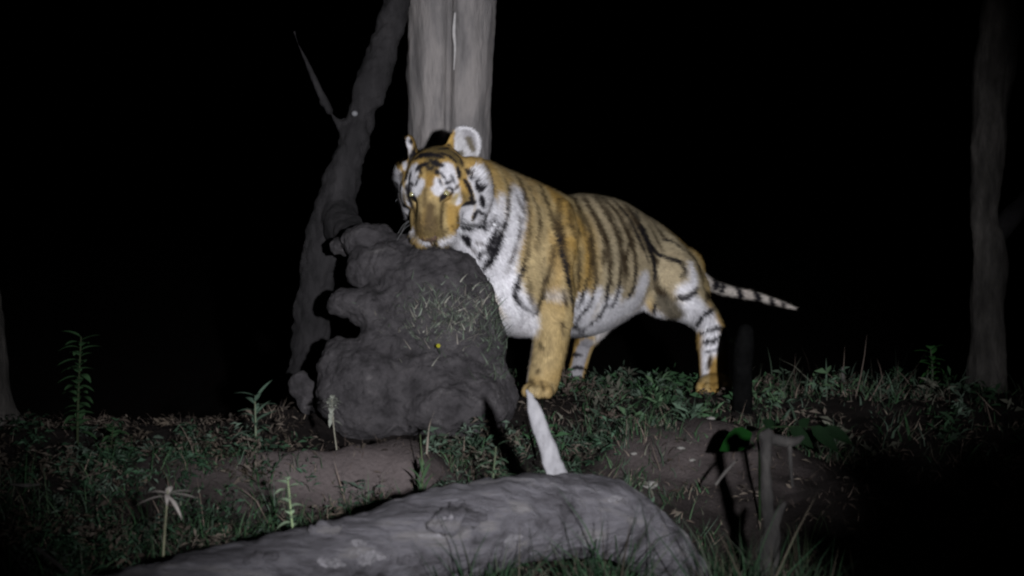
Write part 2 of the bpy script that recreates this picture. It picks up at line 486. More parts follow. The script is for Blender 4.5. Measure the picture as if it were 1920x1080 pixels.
# ================================================================== FALLEN LOG
LOGM = mat_noise('weathered_log', [(.014, .013, .0135), (.062, .058, .063), (.118, .112, .122), (.142, .133, .132), (.27, .26, .275)], scale=15, stretch=(.13, 1, 1), detail=12, bump=1.0, bump_scale=26, dist=.05, pos=[.33, .42, .54, .63, .74])
t = empty('fallen_log', at(900, 1150, 5.15), 'weathered grey fallen log arching across the foreground', 'log')
LOGK = [(150, 1192, 4.62, 0.145), (330, 1145, 4.75, 0.145), (520, 1095, 4.9, 0.14), (740, 1029, 5.05, 0.132), (920, 987, 5.18, 0.138), (1060, 969, 5.3, 0.13), (1150, 977, 5.36, 0.122), (1222, 1017, 5.42, 0.105), (1272, 1092, 5.45, 0.095), (1300, 1187, 5.48, 0.09)]
lg = barky('bark', [(at(a, b_, d), r) for a, b_, d, r in LOGK], LOGM, t, 330, 110, amp=.016, ridge=.010, plates=.006)
def on_log(px, py, name, r, mat, parent=t, flat=.35):
    """a knot or scar sitting on the log's skin where it is seen"""
    me = lg.data
    C = Vector((0, -8, CAM_Z)); dv = (at(px, py, 1.0) - C).normalized()
    bv = BVHTree.FromPolygons([v.co + t.location for v in me.vertices], [tuple(p.vertices) for p in me.polygons])
    hit = bv.ray_cast(C, dv, 20)
    if hit[0] is None: return None
    zx = hit[1]; ax = Vector((1, .25, .22)); ax = (ax - zx * ax.dot(zx)).normalized()
    R = Matrix((ax, zx.cross(ax), zx)).transposed()
    b = Bag(); b.add(ellipsoid(hit[0] - hit[1] * r * flat * .45, (r * 1.5, r * .75, r * flat), R, 20, 12))
    b.add(ellipsoid(hit[0] - hit[1] * r * flat * .5 + ax * r * 1.1 + R.col[1] * r * .3, (r * .9, r * .4, r * flat), R, 16, 10))
    m2 = remesh(b, r * .09, 1)
    co, nr = coords(m2), normals(m2)
    co += nr * np.array([r * (.35 * noise.noise(Vector(c) * (1.1 / r)) + .22 * noise.noise(Vector(c) * (3.1 / r))) for c in co])[:, None]
    m2.vertices.foreach_set('co', (co - np.array(t.location)).astype(np.float32).ravel()); m2.shade_smooth(); m2.materials.append(mat); m2.name = name
    return link(bpy.data.objects.new(name, m2), parent)
PALE_WOOD = mat_noise('pale_scar', [(.06, .056, .06), (.11, .105, .11), (.17, .16, .17)], scale=22, bump=.6, bump_scale=50, dist=.01)
on_log(848, 972, 'knot', .052, LOGM, flat=.5); on_log(850, 968, 'scar', .024, PALE_WOOD, flat=.75)
on_log(605, 995, 'knot', .030, LOGM, flat=.6); on_log(692, 1046, 'scar', .026, PALE_WOOD, flat=.22); on_log(668, 1018, 'scar', .017, PALE_WOOD, flat=.22)
on_log(618, 1056, 'scar', .026, PALE_WOOD, flat=.2)
on_log(760, 1050, 'scar', .018, LOGM, flat=.5); on_log(960, 1010, 'scar', .02, PALE_WOOD, flat=.2); on_log(1150, 935, 'scar', .015, PALE_WOOD, flat=.2); on_log(480, 1052, 'knot', .03, LOGM, flat=.5)

# split pale stake leaning against the log
t = empty('wooden_stake', at(1045, 890, 5.36), 'bare white split stake standing up from the log in front of the tiger\'s paw', 'stake')
STAKE = mat_noise('bare_wood', [(.085, .08, .082), (.21, .205, .213), (.28, .272, .28)], scale=22, stretch=(1, 1, .15), bump=.5, bump_scale=50, dist=.006)
Z = [(at(1046, 900, 5.38), .035, .014), (at(1034, 862, 5.42), .031, .014), (at(1014, 805, 5.46), .026, .012), (at(999, 760, 5.5), .019, .010), (at(989, 733, 5.52), .005, .006)]
V, F = loft(Z, 40, 12, side=(1, .2, 0.05), shape=lambda w, an: 1 / max(abs(math.cos(an)), abs(math.sin(an))) ** .75)
V = [v + Vector((.006 * noise.noise(Vector((v.x * 20, 0, v.z * 22))) + .003 * noise.noise(v * 70), .003 * noise.noise(v * 50), .012 * noise.noise(Vector((v.x * 160, 3, 1))) * max(0.0, (v.z - .30) * 8))) for v in V]
mesh_obj('split_wood', V, F, STAKE, t)

# ================================================================== DEAD STUMPS AND STICKS
DEAD = mat_noise('dead_wood', [(.026, .024, .022), (.058, .053, .049), (.10, .092, .084)], scale=12, stretch=(1, 1, .4), bump=.9, bump_scale=40, dist=.015)
BLACKW = mat_noise('black_wood', [(.002, .002, .002), (.006, .006, .006)], scale=12, bump=.8, bump_scale=40, spec=.01)  # even near-black wood
SAPW = mat_noise('rotten_wood', [(.006, .0055, .005), (.017, .0155, .0145), (.038, .035, .032)], scale=16, stretch=(1, 1, .4), bump=.9, bump_scale=40, dist=.015)
t = empty('dead_sapling', at(1440, 1090, 5.2), 'broken grey dead sapling with a forked foot at the lower right', 'dead sapling')
barky('stem', [(at(1440, 1110, 5.2), .028), (at(1442, 1040, 5.2), .024), (at(1448, 990, 5.2), .021), (at(1440, 950, 5.2), .016), (at(1436, 900, 5.2), .013), (at(1434, 850, 5.2), .014), (at(1438, 815, 5.2), .018)], SAPW, t, 60, 18, amp=.016, ridge=.010)
barky('branch', [(at(1448, 990, 5.2), .018), (at(1458, 965, 5.19), .014), (at(1470, 945, 5.18), .007)], SAPW, t, 16, 12, amp=.004, ridge=.003)
barky('branch', [(at(1432, 818, 5.2), .017), (at(1462, 826, 5.22), .016), (at(1488, 828, 5.24), .011), (at(1505, 820, 5.25), .005)], SAPW, t, 20, 14, amp=.006, ridge=.004)
barky('bark_strip', [(at(1480, 826, 5.23), .007), (at(1482, 865, 5.23), .005), (at(1486, 912, 5.22), .002)], SAPW, t, 16, 8, amp=.002, ridge=.002)
t = empty('black_stump', at(1393, 812, 7.6), 'thin charred black stump beside the tiger\'s hind paw', 'stump')
barky('stem', [(at(1392, 830, 7.6), .052), (at(1393, 760, 7.6), .044), (at(1392, 690, 7.6), .042), (at(1395, 645, 7.6), .040), (at(1398, 622, 7.6), .032)], BLACKW, t, 40, 18, amp=.012, ridge=.006)

def stick(name, keys, mat, label, cat='stick', n=30, group=None):
    t = empty(name, keys[0][0], label, cat, group)
    barky('wood', keys, mat, t, n, 12, amp=.004, ridge=.003)
    return t
stick('fallen_branch', [(at(1565, 738, 8.2), .010), (at(1600, 746, 8.2), .016), (at(1640, 750, 8.2), .018), (at(1692, 748, 8.2), .014)], DEAD, 'broken pale branch lying in the grass right of the tiger', 'branch')
stick('stick', [(at(1580, 690, 8.15), .006), (at(1582, 740, 8.15), .009)], DEAD, 'short upright twig rising beside the fallen branch')
stick('stick', [(at(1343, 907, 5.9), .008), (at(1360, 885, 5.9), .007), (at(1382, 862, 5.9), .004)], DEAD, 'small slanting pale twig behind the right end of the log')
stick('stick', [(at(20, 908, 6.4), .007), (at(50, 910, 6.4), .009), (at(74, 908, 6.4), .005)], DEAD, 'short pale stick lying at the far left')
stick('stick', [(at(70, 1028, 5.4), .008), (at(95, 1048, 5.35), .009), (at(125, 1072, 5.3), .007)], DEAD, 'slanting dry stick in the bottom left corner')
stick('stick', [(at(800, 850, 6.3), .0025), (at(805, 800, 6.35), .0022), (at(815, 770, 6.4), .0012)], mat_plain('straw', (.16, .135, .11)), 'thin straw sticking up in front of the boulder')
stick('stick', [(at(1005, 860, 5.9), .004), (at(990, 800, 5.95), .004), (at(978, 755, 6.0), .002)], DEAD, 'thin grey twig just left of the white stake')

# pale stones on the bank
PALE = mat_noise('pale_stone', [(.12, .115, .105), (.20, .19, .175)], scale=30, bump=.5, bump_scale=60, dist=.008)
for px, py, d, r, lab in [(1218, 828, 6.55, .035, 'flat pale stone on the bare bank right of the stake'), (1277, 806, 6.75, .018, 'small pale stone at the top of the bare bank'), (1298, 812, 6.7, .014, 'tiny pale stone beside the small one on the bank'),
                          (1333, 792, 6.95, .02, 'pale stone near the foot of the black stump'), (1352, 742, 8.3, .022, 'pale stone just right of the tiger\'s hind paw'), (1188, 810, 6.7, .016, 'small pale stone left on the bare bank')]:
    p = at(px, py, d); p.z = ground_n(p.x, p.y) + r * .2
    b = Bag(); b.add(ellipsoid(p, (r, r * .7, r * .4)))
    rocky('stone', b, r * .1, r * .18, PALE, lab, 'stone', p, freq=.9 / r, group='pale stones on the bank')

# ================================================================== PLANTS
LEAFM = {}
def leaf_mat(col):
    if col not in LEAFM:
        LEAFM[col] = mat_noise('leaf_%d' % len(LEAFM), [tuple(c * .7 for c in col), col, tuple(c * 1.3 for c in col)], scale=25, rough=.85, bump=.2, bump_scale=80, spec=.06, dist=.004)
    return LEAFM[col]
def leaf_geo(p, d, up, L, W, droop=.3, fold=.25):
    """a folded, drooping leaf blade"""
    d = Vector(d).normalized(); s = d.cross(Vector(up))
    if s.length < .01: s = Vector((1, 0, 0))
    s.normalize(); u = s.cross(d)
    V = []; F = []
    st = 5
    for i in range(st + 1):
        t = i / st
        w = W * math.sin(math.pi * (t ** .75) * .97 + .03) if i < st else 0
        c = p + d * (L * t) - Vector((0, 0, 1)) * droop * L * t * t
        V += [c - s * w + u * w * fold, c, c + s * w + u * w * fold]
    for i in range(st):
        a = 3 * i
        F += [(a, a + 1, a + 4, a + 3), (a + 1, a + 2, a + 5, a + 4)]
    return V, F
def weed(name, label, base, top, stem_r, leaves, col, stem_col, cat='weed', leafname='leaf', group=None):
    """leaves: (height fraction, azimuth, pitch, length, width)"""
    t = empty(name, base, label, cat, group)
    mid = (base + top) / 2 + Vector((rnd.uniform(-.01, .01), rnd.uniform(-.01, .01), 0))
    V, F = loft([(base, stem_r), (mid, stem_r * .8), (top, stem_r * .4)], 14, 7)
    mesh_obj('stem', V, F, leaf_mat(stem_col), t)
    arr = resample([[*base], [*mid], [*top]], 60)
    for f, az, pt, L, W in leaves:
        p = Vector(arr[int(f * 59)])
        d = Vector((math.cos(az) * math.cos(pt), math.sin(az) * math.cos(pt), math.sin(pt)))
        V, F = leaf_geo(p, d, (0, 0, 1), L, W, rnd.uniform(.15, .6))
        mesh_obj(leafname, V, F, leaf_mat(col), t)
    return t
def ring(n, f0, f1, pt, L, W):
    return [(f0 + (f1 - f0) * i / max(1, n - 1), i * 2.4 + rnd.uniform(-.4, .4), pt + rnd.uniform(-.3, .3), L * rnd.uniform(.7, 1.2), W * rnd.uniform(.8, 1.2)) for i in range(n)]
def grounded(px, py, d):
    p = at(px, py, d); p.z = ground_n(p.x, p.y) - .01
    return p
weed('feathery_weed', 'grey-green feathery weed on the crest left of the boulder', grounded(480, 815, 6.6), at(478, 742, 6.6), .005, ring(26, .05, 1, .5, .11, .010), (.075, .12, .085), (.10, .12, .08))
weed('umbel_weed', 'pale dry weed with a tufted head in front of the boulder\'s left foot', grounded(632, 838, 6.55), at(622, 748, 6.55), .0028, ring(20, .82, 1, .4, .040, .011) + ring(3, .6, .75, -.4, .035, .010), (.24, .25, .21), (.20, .19, .15))
weed('flowering_weed', 'bright pale-leaved weed just behind the log on the left', grounded(572, 985, 5.45), at(540, 900, 5.5), .005, ring(16, .5, 1, .4, .055, .016) + ring(8, .1, .5, .5, .07, .013), (.30, .40, .26), (.20, .26, .14))
weed('drooping_weed', 'dry whitish drooping grass head standing in the lower left', grounded(303, 1075, 5.2), at(315, 918, 5.2), .0045, [(.98, 0.1, .3, .08, .010), (.98, 2.9, .25, .085, .010), (.97, -.4, .1, .11, .008), (.96, 3.4, .0, .095, .009), (.98, 1.5, .5, .05, .010), (.97, -1.4, .2, .08, .008), (.95, -.9, -.2, .10, .007)], (.40, .36, .33), (.20, .20, .13))
weed('tall_weed', 'tall dim leafy weed near the left tree', grounded(145, 870, 6.9), at(152, 632, 6.9), .006, ring(44, .15, 1, .35, .085, .020), (.045, .10, .042), (.03, .04, .02))
weed('tall_weed', 'shorter leafy weed to the right of the tall dim weed', grounded(205, 890, 6.6), at(212, 800, 6.6), .005, ring(18, .15, 1, .35, .07, .016), (.045, .10, .042), (.03, .04, .02))
weed('rosette_weed', 'light green spiky weed between the boulder and the white stake', grounded(928, 880, 6.0), at(930, 838, 6.0), .005, ring(22, .1, 1, .55, .085, .010), (.075, .125, .075), (.08, .1, .06))
weed('grass_tuft', 'spiky green tuft in front of the boulder\'s foot', grounded(788, 865, 6.2), at(788, 815, 6.2), .004, ring(14, .05, .6, 1.1, .12, .007), (.055, .10, .05), (.06, .08, .04))
weed('leafy_weed', 'weed with upright leaves behind the tiger\'s hind leg on the right', grounded(1392, 760, 8.6), at(1378, 630, 8.6), .006, ring(10, .4, 1, .7, .10, .016), (.075, .11, .075), (.07, .09, .05))
weed('leafy_weed', 'small dim green shrub beside the right tree', grounded(1745, 770, 8.6), at(1745, 655, 8.6), .006, ring(20, .4, 1, .4, .08, .02), (.035, .11, .03), (.05, .06, .04))
# foreground seedling with one big leaf
t = empty('seedling', grounded(1425, 900, 6.25), 'dark green seedling with one broad leaf in front of the bank', 'seedling')
SG = leaf_mat((.001, .014, .001)); SD = leaf_mat((.008, .016, .006))
V, F = loft([(Vector(t.location), .005), (at(1424, 860, 6.25), .0045), (at(1425, 808, 6.2), .004), (at(1480, 800, 6.2), .003), (at(1545, 802, 6.2), .002)], 30, 7); mesh_obj('stem', V, F, SD, t)
V, F = leaf_geo(at(1410, 812, 6.2), Vector((-1, -.15, -.35)), Vector((0, -1, .25)), .130, .042, .15, .12); mesh_obj('leaf', V, F, SG, t)
for px, py, dx, dz, L, W in [(1480, 802, .8, -.45, .10, .026), (1520, 800, .8, -.5, .12, .028), (1545, 802, 1, -.3, .11, .024), (1450, 804, -.4, .5, .08, .02), (1500, 802, .3, .6, .07, .018)]:
    V, F = leaf_geo(at(px, py, 6.2), Vector((dx, -.3, dz)), Vector((0, -1, .5)), L, W, .25); mesh_obj('leaf', V, F, leaf_mat((.003, .009, .003)), t)

# weeds rooted in the boulder's face, as one tangle
def cling(name, label, n, region, hr, wr, pal, parentless=True):
    bl = [o for o in COL.objects if o.name.startswith('boulder')]
    trees = [(o, BVHTree.FromPolygons([v.co + o.location for v in o.data.vertices], [tuple(p.vertices) for p in o.data.polygons])) for o in bl]
    P = []; 
    while len(P) < n:
        x = rnd.gauss(region[0], region[2]); y = rnd.gauss(region[1], region[3])
        X0 = at(x, y, 6.5)
        best = None
        for o, bv in trees:
            h = bv.ray_cast(X0, Vector((0, 1, -.02)).normalized(), 2)
            if h[0] is not None and (best is None or h[3] < best[3]): best = h
        if best is None:
            n -= 1; continue
        P.append(best[0])
    P = np.array([tuple(p) for p in P]); n = len(P)
    V, F, m = strips(P, rng.uniform(*hr, n), rng.uniform(*wr, n), rng.normal(-math.pi / 2, 1.2, n), rng.uniform(.5, 1.6, n), rng.uniform(-.5, 1.2, n), 3)
    pal = np.array(pal); c = pal[rng.integers(0, len(pal), n)] * rng.uniform(.6, 1.3, n)[:, None]
    me = tri_mesh(name, V, F); set_color(me, np.repeat(c, m, axis=0)); me.materials.append(GRASS_MAT)
    return tag(link(bpy.data.objects.new(name, me)), label, 'weeds', kind='stuff')
cling('clinging_weeds', 'tangle of grey-green weeds across the face of the big boulder', 900, (830, 625, 58, 34), (.025, .085), (.0018, .0042), [(.12, .15, .11), (.16, .18, .145), (.09, .11, .08), (.28, .275, .23), (.22, .20, .17)])
cling('trailing_weeds', 'trailing weeds down the right edge of the big boulder', 420, (928, 640, 16, 55), (.03, .09), (.0015, .0035), [(.09, .12, .085), (.12, .145, .11), (.07, .09, .06)])
t = empty('yellow_flower', at(822, 650, 7.2), 'tiny yellow flower on the boulder face', 'flower')
for k in range(6):
    a = k * math.pi / 3
    V, F = leaf_geo(at(822, 648, 7.18), Vector((math.cos(a), -.35, math.sin(a))), Vector((0, -1, 0)), .011, .004, 0); mesh_obj('petal', V, F, leaf_mat((.24, .22, .015)), t)
V, F = loft([(at(822, 648, 7.18), .002), (at(824, 660, 7.25), .002), (at(828, 670, 7.36), .002)], 8, 6); mesh_obj('stem', V, F, leaf_mat((.06, .1, .05)), t)

# ================================================================== GRASS
def foliage(name, label, cat, ncl, xr, yr, hr, rr, per, lr, pal, mask=None, up=.35):
    """many small plants: each a dome of diamond leaves on short stalks"""
    cx, cy = rng.uniform(*xr, ncl), rng.uniform(*yr, ncl)
    keep = ~in_solid(cx, cy)
    if mask is not None: keep &= mask(cx, cy)
    cx, cy = cx[keep], cy[keep]
    P = []; Cc = []; pal = np.array(pal)
    for x, y in zip(cx, cy):
        h, r, k = rng.uniform(*hr), rng.uniform(*rr), int(rng.integers(*per))
        z0 = ground_n(x, y)
        a = rng.uniform(0, 2 * math.pi, k); q = np.sqrt(rng.random(k)) * r; t = rng.random(k) ** .7
        P.append(np.stack([x + q * np.cos(a), y + q * np.sin(a), z0 + t * h * (1 - .5 * (q / r) ** 2)], 1))
        Cc.append(np.tile(pal[rng.integers(len(pal))] * rng.uniform(.6, 1.3), (k, 1)) * rng.uniform(.7, 1.3, (k, 1)))
    P = np.concatenate(P); Cc = np.concatenate(Cc); n = len(P)
    d = rng.normal(0, 1, (n, 3)); d[:, 2] = d[:, 2] * .6 + up; d /= np.linalg.norm(d, axis=1)[:, None]
    w = np.cross(d, rng.normal(0, 1, (n, 3))); w /= np.linalg.norm(w, axis=1)[:, None]
    L = rng.uniform(*lr, n)[:, None]; W = L * rng.uniform(.05, .17, n)[:, None]
    V = np.stack([P, P + d * L * .45 - w * W, P + d * L - np.array((0, 0, .25)) * L, P + d * L * .45 + w * W], 1).reshape(-1, 3)
    b0 = (np.arange(n) * 4)[:, None]
    F = np.concatenate([b0 + np.array([0, 1, 2]), b0 + np.array([0, 2, 3])], 0)
    me = tri_mesh(name, V, F); set_color(me, np.repeat(Cc, 4, axis=0)); me.materials.append(GRASS_MAT)
    return tag(link(bpy.data.objects.new(name, me)), label, cat, kind='stuff')

def paws(x, y):
    return ~((x > .80) & (x < 1.22) & (y > -.25) & (y < .74)) & ~((x > -.02) & (x < .29) & (y > -.42) & (y < .06)) & (np.hypot(x - .28, y - .82) > .10)
def bare(x, y):
    """trodden earth: the faces of the two banks stay open"""
    r = np.exp(-((x - .70) / .40) ** 2 - ((y + 1.30) / .26) ** 2) + np.exp(-((x + .66) / .42) ** 2 - ((y + 1.60) / .15) ** 2)
    fade = 1 - .72 * sstep(1.0, 2.0, x) - .45 * sstep(-1.3, -2.2, x)      # growth thinned at both sides so dark ground imitates the light falling off
    return (r < rng.uniform(.25, 1.9, len(x))) & paws(x, y) & (rng.random(len(x)) < fade)
def left_mask(x, y):
    return bare(x, y) & (y < -1.62 + .12 * np.sin(x * 5) + .8 * (x < -1.15))
D_GREEN = [(.020, .044, .024), (.026, .056, .030), (.014, .030, .017), (.040, .074, .046), (.058, .080, .060), (.050, .040, .030), (.075, .062, .050)]
foliage('leafy_undergrowth', 'dark leafy undergrowth between the bare bank and the log on the left', 'undergrowth', 620, (-2.5, .35), (-3.7, -1.3), (.05, .15), (.03, .08), (14, 44), (.014, .050), D_GREEN, left_mask, up=.6)
foliage('crest_undergrowth', 'low leafy plants along the dark crest on the far left', 'undergrowth', 150, (-2.9, -.9), (-1.7, -.9), (.04, .12), (.03, .07), (12, 34), (.018, .05), D_GREEN)
foliage('meadow_undergrowth', 'rough grey-green weeds around and behind the tiger\'s legs', 'undergrowth', 260, (.0, 2.8), (-1.1, 1.5), (.04, .15), (.03, .08), (10, 34), (.025, .08), GREY_GREEN + GREEN + [(.07, .055, .045)], bare, up=1.0)
foliage('bank_undergrowth', 'tangled weeds between the boulder and the white stake', 'undergrowth', 190, (-.35, .5), (-2.3, -.8), (.04, .13), (.03, .07), (10, 30), (.02, .055), GREY_GREEN + D_GREEN, bare, up=.6)
field('ground_cover', 'dark green grass blades among the undergrowth on the left', 'grass', 34000, (-2.6, .5), (-3.9, -1.35), (.05, .15), (.0015, .0036), GREEN + GREEN + GREY_GREEN + STRAW[:1], lean=(.1, 1.3), curl=(-.4, 1.9), clump=.45, mask=left_mask)
foliage('dead_leaves', 'brown dead leaves scattered over the ground', 'litter', 700, (-2.4, 2.2), (-3.0, .6), (.005, .03), (.03, .12), (3, 10), (.025, .06), [(.058, .045, .036), (.042, .034, .028), (.085, .07, .056)], None, up=.1)
field('dead_litter', 'dry brown stalks and litter strewn over the banks', 'litter', 24000, (-2.3, 2.0), (-3.0, -.3), (.02, .08), (.0010, .0024), STRAW, lean=(.4, 1.7), curl=(-.6, 1.2), clump=.45)
field('meadow_grass', 'grey-green grass under and behind the tiger', 'grass', 26000, (.1, 2.9), (-1.25, 1.5), (.035, .115), (.0014, .0036), GREY_GREEN + GREEN + STRAW[:2], lean=(.1, 1.2), curl=(-.3, 1.9), clump=.78, mask=bare)
field('broad_weeds', 'broad-bladed weeds in the rough grass under the tiger', 'weeds', 3500, (.1, 2.7), (-1.2, 1.3), (.05, .14), (.004, .009), GREY_GREEN + GREEN, lean=(.2, 1.3), curl=(.2, 1.8), clump=.7, mask=bare)
field('tall_grass', 'tall grey grass standing right of the tiger\'s hind leg', 'grass', 800, (1.2, 2.2), (-.2, 1.2), (.10, .20), (.002, .006), GREY_GREEN + STRAW[:2], lean=(.0, .8), curl=(-.6, 1.8), clump=.6)
field('bank_grass', 'thin grass tufts between the white stake and the tiger', 'grass', 7000, (-.25, .75), (-2.4, -.7), (.04, .12), (.0014, .0034), GREY_GREEN + GREEN + STRAW[:1], lean=(.1, 1.2), curl=(-.3, 1.8), clump=.62, mask=bare)
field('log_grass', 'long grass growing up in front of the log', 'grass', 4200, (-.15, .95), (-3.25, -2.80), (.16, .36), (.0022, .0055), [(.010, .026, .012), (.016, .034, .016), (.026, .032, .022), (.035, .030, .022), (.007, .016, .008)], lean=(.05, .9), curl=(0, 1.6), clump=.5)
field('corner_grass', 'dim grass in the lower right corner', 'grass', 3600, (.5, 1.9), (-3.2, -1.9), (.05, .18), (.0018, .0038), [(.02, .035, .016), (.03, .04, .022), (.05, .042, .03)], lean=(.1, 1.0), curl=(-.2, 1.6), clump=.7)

# leafy bush added unseen outside the frame: it keeps the torch off the lower right corner
t = empty('shade_bush', Vector((.92, -6.1, -.47)), 'slender leafy shrub added unseen beyond the right edge to shade the lower right corner', 'shade_bush')
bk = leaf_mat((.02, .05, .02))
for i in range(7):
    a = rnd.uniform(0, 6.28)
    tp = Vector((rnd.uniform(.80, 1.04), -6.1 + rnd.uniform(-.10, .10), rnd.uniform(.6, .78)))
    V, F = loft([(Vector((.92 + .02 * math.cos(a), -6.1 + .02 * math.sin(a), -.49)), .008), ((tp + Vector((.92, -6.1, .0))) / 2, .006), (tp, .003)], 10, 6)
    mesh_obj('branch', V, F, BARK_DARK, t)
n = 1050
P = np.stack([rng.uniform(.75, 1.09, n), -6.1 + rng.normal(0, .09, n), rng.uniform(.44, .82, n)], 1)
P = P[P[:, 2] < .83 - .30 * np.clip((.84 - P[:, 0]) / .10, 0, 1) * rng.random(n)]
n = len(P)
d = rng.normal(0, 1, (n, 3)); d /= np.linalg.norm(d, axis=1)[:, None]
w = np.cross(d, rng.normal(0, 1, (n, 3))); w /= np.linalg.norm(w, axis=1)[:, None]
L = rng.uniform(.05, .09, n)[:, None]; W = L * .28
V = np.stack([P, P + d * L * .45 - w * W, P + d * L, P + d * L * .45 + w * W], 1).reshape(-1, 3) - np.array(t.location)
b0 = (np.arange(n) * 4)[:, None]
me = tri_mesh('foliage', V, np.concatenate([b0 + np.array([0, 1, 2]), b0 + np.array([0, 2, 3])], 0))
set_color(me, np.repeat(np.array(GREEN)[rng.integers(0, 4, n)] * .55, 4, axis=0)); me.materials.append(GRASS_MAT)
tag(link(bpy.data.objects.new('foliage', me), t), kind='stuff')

# ================================================================== TIGER
TG = Vector((0.05, 0.08, 0.0))             # base point under the shoulders
HD = Vector((-0.63, -0.77, 0)).normalized()  # heading
LF = Vector((0.77, -0.63, 0)).normalized()   # the tiger's left

def body(s, l, z):
    """s metres behind the shoulders, l metres to the tiger's left, z up"""
    return TG - HD * s + LF * l + Vector((0, 0, z))

HEAD_C = at(822, 343, 7.54)
HEAD_YAW, HEAD_PITCH, HEAD_ROLL, HEAD_K = math.radians(12), math.radians(50), math.radians(4), 1.13
HEAD_R = (Matrix.Rotation(math.pi - HEAD_YAW, 3, 'Z') @ Matrix.Rotation(-HEAD_PITCH, 3, 'X') @ Matrix.Rotation(HEAD_ROLL, 3, 'Y'))
def hd(x, y, z):
    """head space: x to the tiger's right, y forward, z up"""
    return HEAD_C + HEAD_R @ (Vector((x, y, z)) * HEAD_K)
def hell(c, r, rx=0.0, rz=0.0):
    R = HEAD_R @ Matrix.Rotation(rz, 3, 'Z') @ Matrix.Rotation(rx, 3, 'X')
    return ellipsoid(hd(*c), [q * HEAD_K for q in r], R, 28, 20)

def ear_shell(sx):
    """cupped round ear as a closed shell; the right ear is turned outwards"""
    turned = sx > 0
    Y = (HEAD_R.transposed() @ Matrix.Rotation(math.pi - HEAD_YAW, 3, 'Z'))     # level frame of the head -> head space
    base = Y @ Vector((sx * (0.134 if turned else 0.086), -0.045 if turned else -0.030, 0.040 if turned else 0.058))
    up = (Y @ Vector((sx * (0.10 if turned else 0.10), -0.10, 1.0))).normalized()
    nrm = Y @ (Vector((sx * 0.97, 0.22, 0.0)) if turned else Vector((sx * 0.42, 0.90, 0.0)))
    nrm = (nrm - up * nrm.dot(up)).normalized()
    lat = up.cross(nrm).normalized()
    Hh, W, D, T = (0.140, 0.058, 0.032, 0.016) if turned else (0.160, 0.060, 0.032, 0.016)
    nt_, na = 16, 15
    def prof(t):
        return (0.72 + 0.28 * math.sin(min(t / 0.55, 1) * math.pi / 2)) * (1.0 if t < 0.55 else math.sqrt(max(0.0, 1 - ((t - 0.55) / 0.45) ** 2)) * 0.9 + 0.1)
    V = []; F = []
    for layer in (0, 1):
        for i in range(nt_):
            t = i / (nt_ - 1)
            for j in range(na):
                a = (j / (na - 1) * 2 - 1) * 1.4
                p = prof(t)
                r = 1 + layer * T / W
                q = base + up * (Hh * t + layer * 0.010 * t) + lat * (W * p * math.sin(a) * r) - nrm * (D * (0.35 + 0.65 * p) * math.cos(a) + layer * T - 0.012 * t)
                V.append(hd(*q))
    o = nt_ * na
    for i in range(nt_ - 1):
        for j in range(na - 1):
            a = i * na + j
            F.append((a, a + 1, a + na + 1, a + na)); F.append((o + a, o + a + na, o + a + na + 1, o + a + 1))
    for i in range(nt_ - 1):
        a = i * na; F.append((a, a + na, o + a + na, o + a))
        a = i * na + na - 1; F.append((a, o + a, o + a + na, a + na))
    for j in range(na - 1):
        a = j; F.append((a, o + a, o + a + 1, a + 1))
        a = (nt_ - 1) * na + j; F.append((a, a + 1, o + a + 1, o + a))
    return V, F

def relax(me, lam, iters):
    """Laplacian smoothing with a strength per vertex"""
    e = np.empty(len(me.edges) * 2, dtype=np.int32); me.edges.foreach_get('vertices', e); e = e.reshape(-1, 2)
    n = len(me.vertices)
    deg = np.maximum(np.bincount(e.ravel(), minlength=n), 1)[:, None]
    co = coords(me)
    i, j = np.concatenate([e[:, 0], e[:, 1]]), np.concatenate([e[:, 1], e[:, 0]])
    for _ in range(iters):
        avg = np.stack([np.bincount(i, weights=co[j, k], minlength=n) for k in range(3)], 1) / deg
        co += (avg - co) * lam[:, None]
    me.vertices.foreach_set('co', co.astype(np.float32).ravel()); me.update()

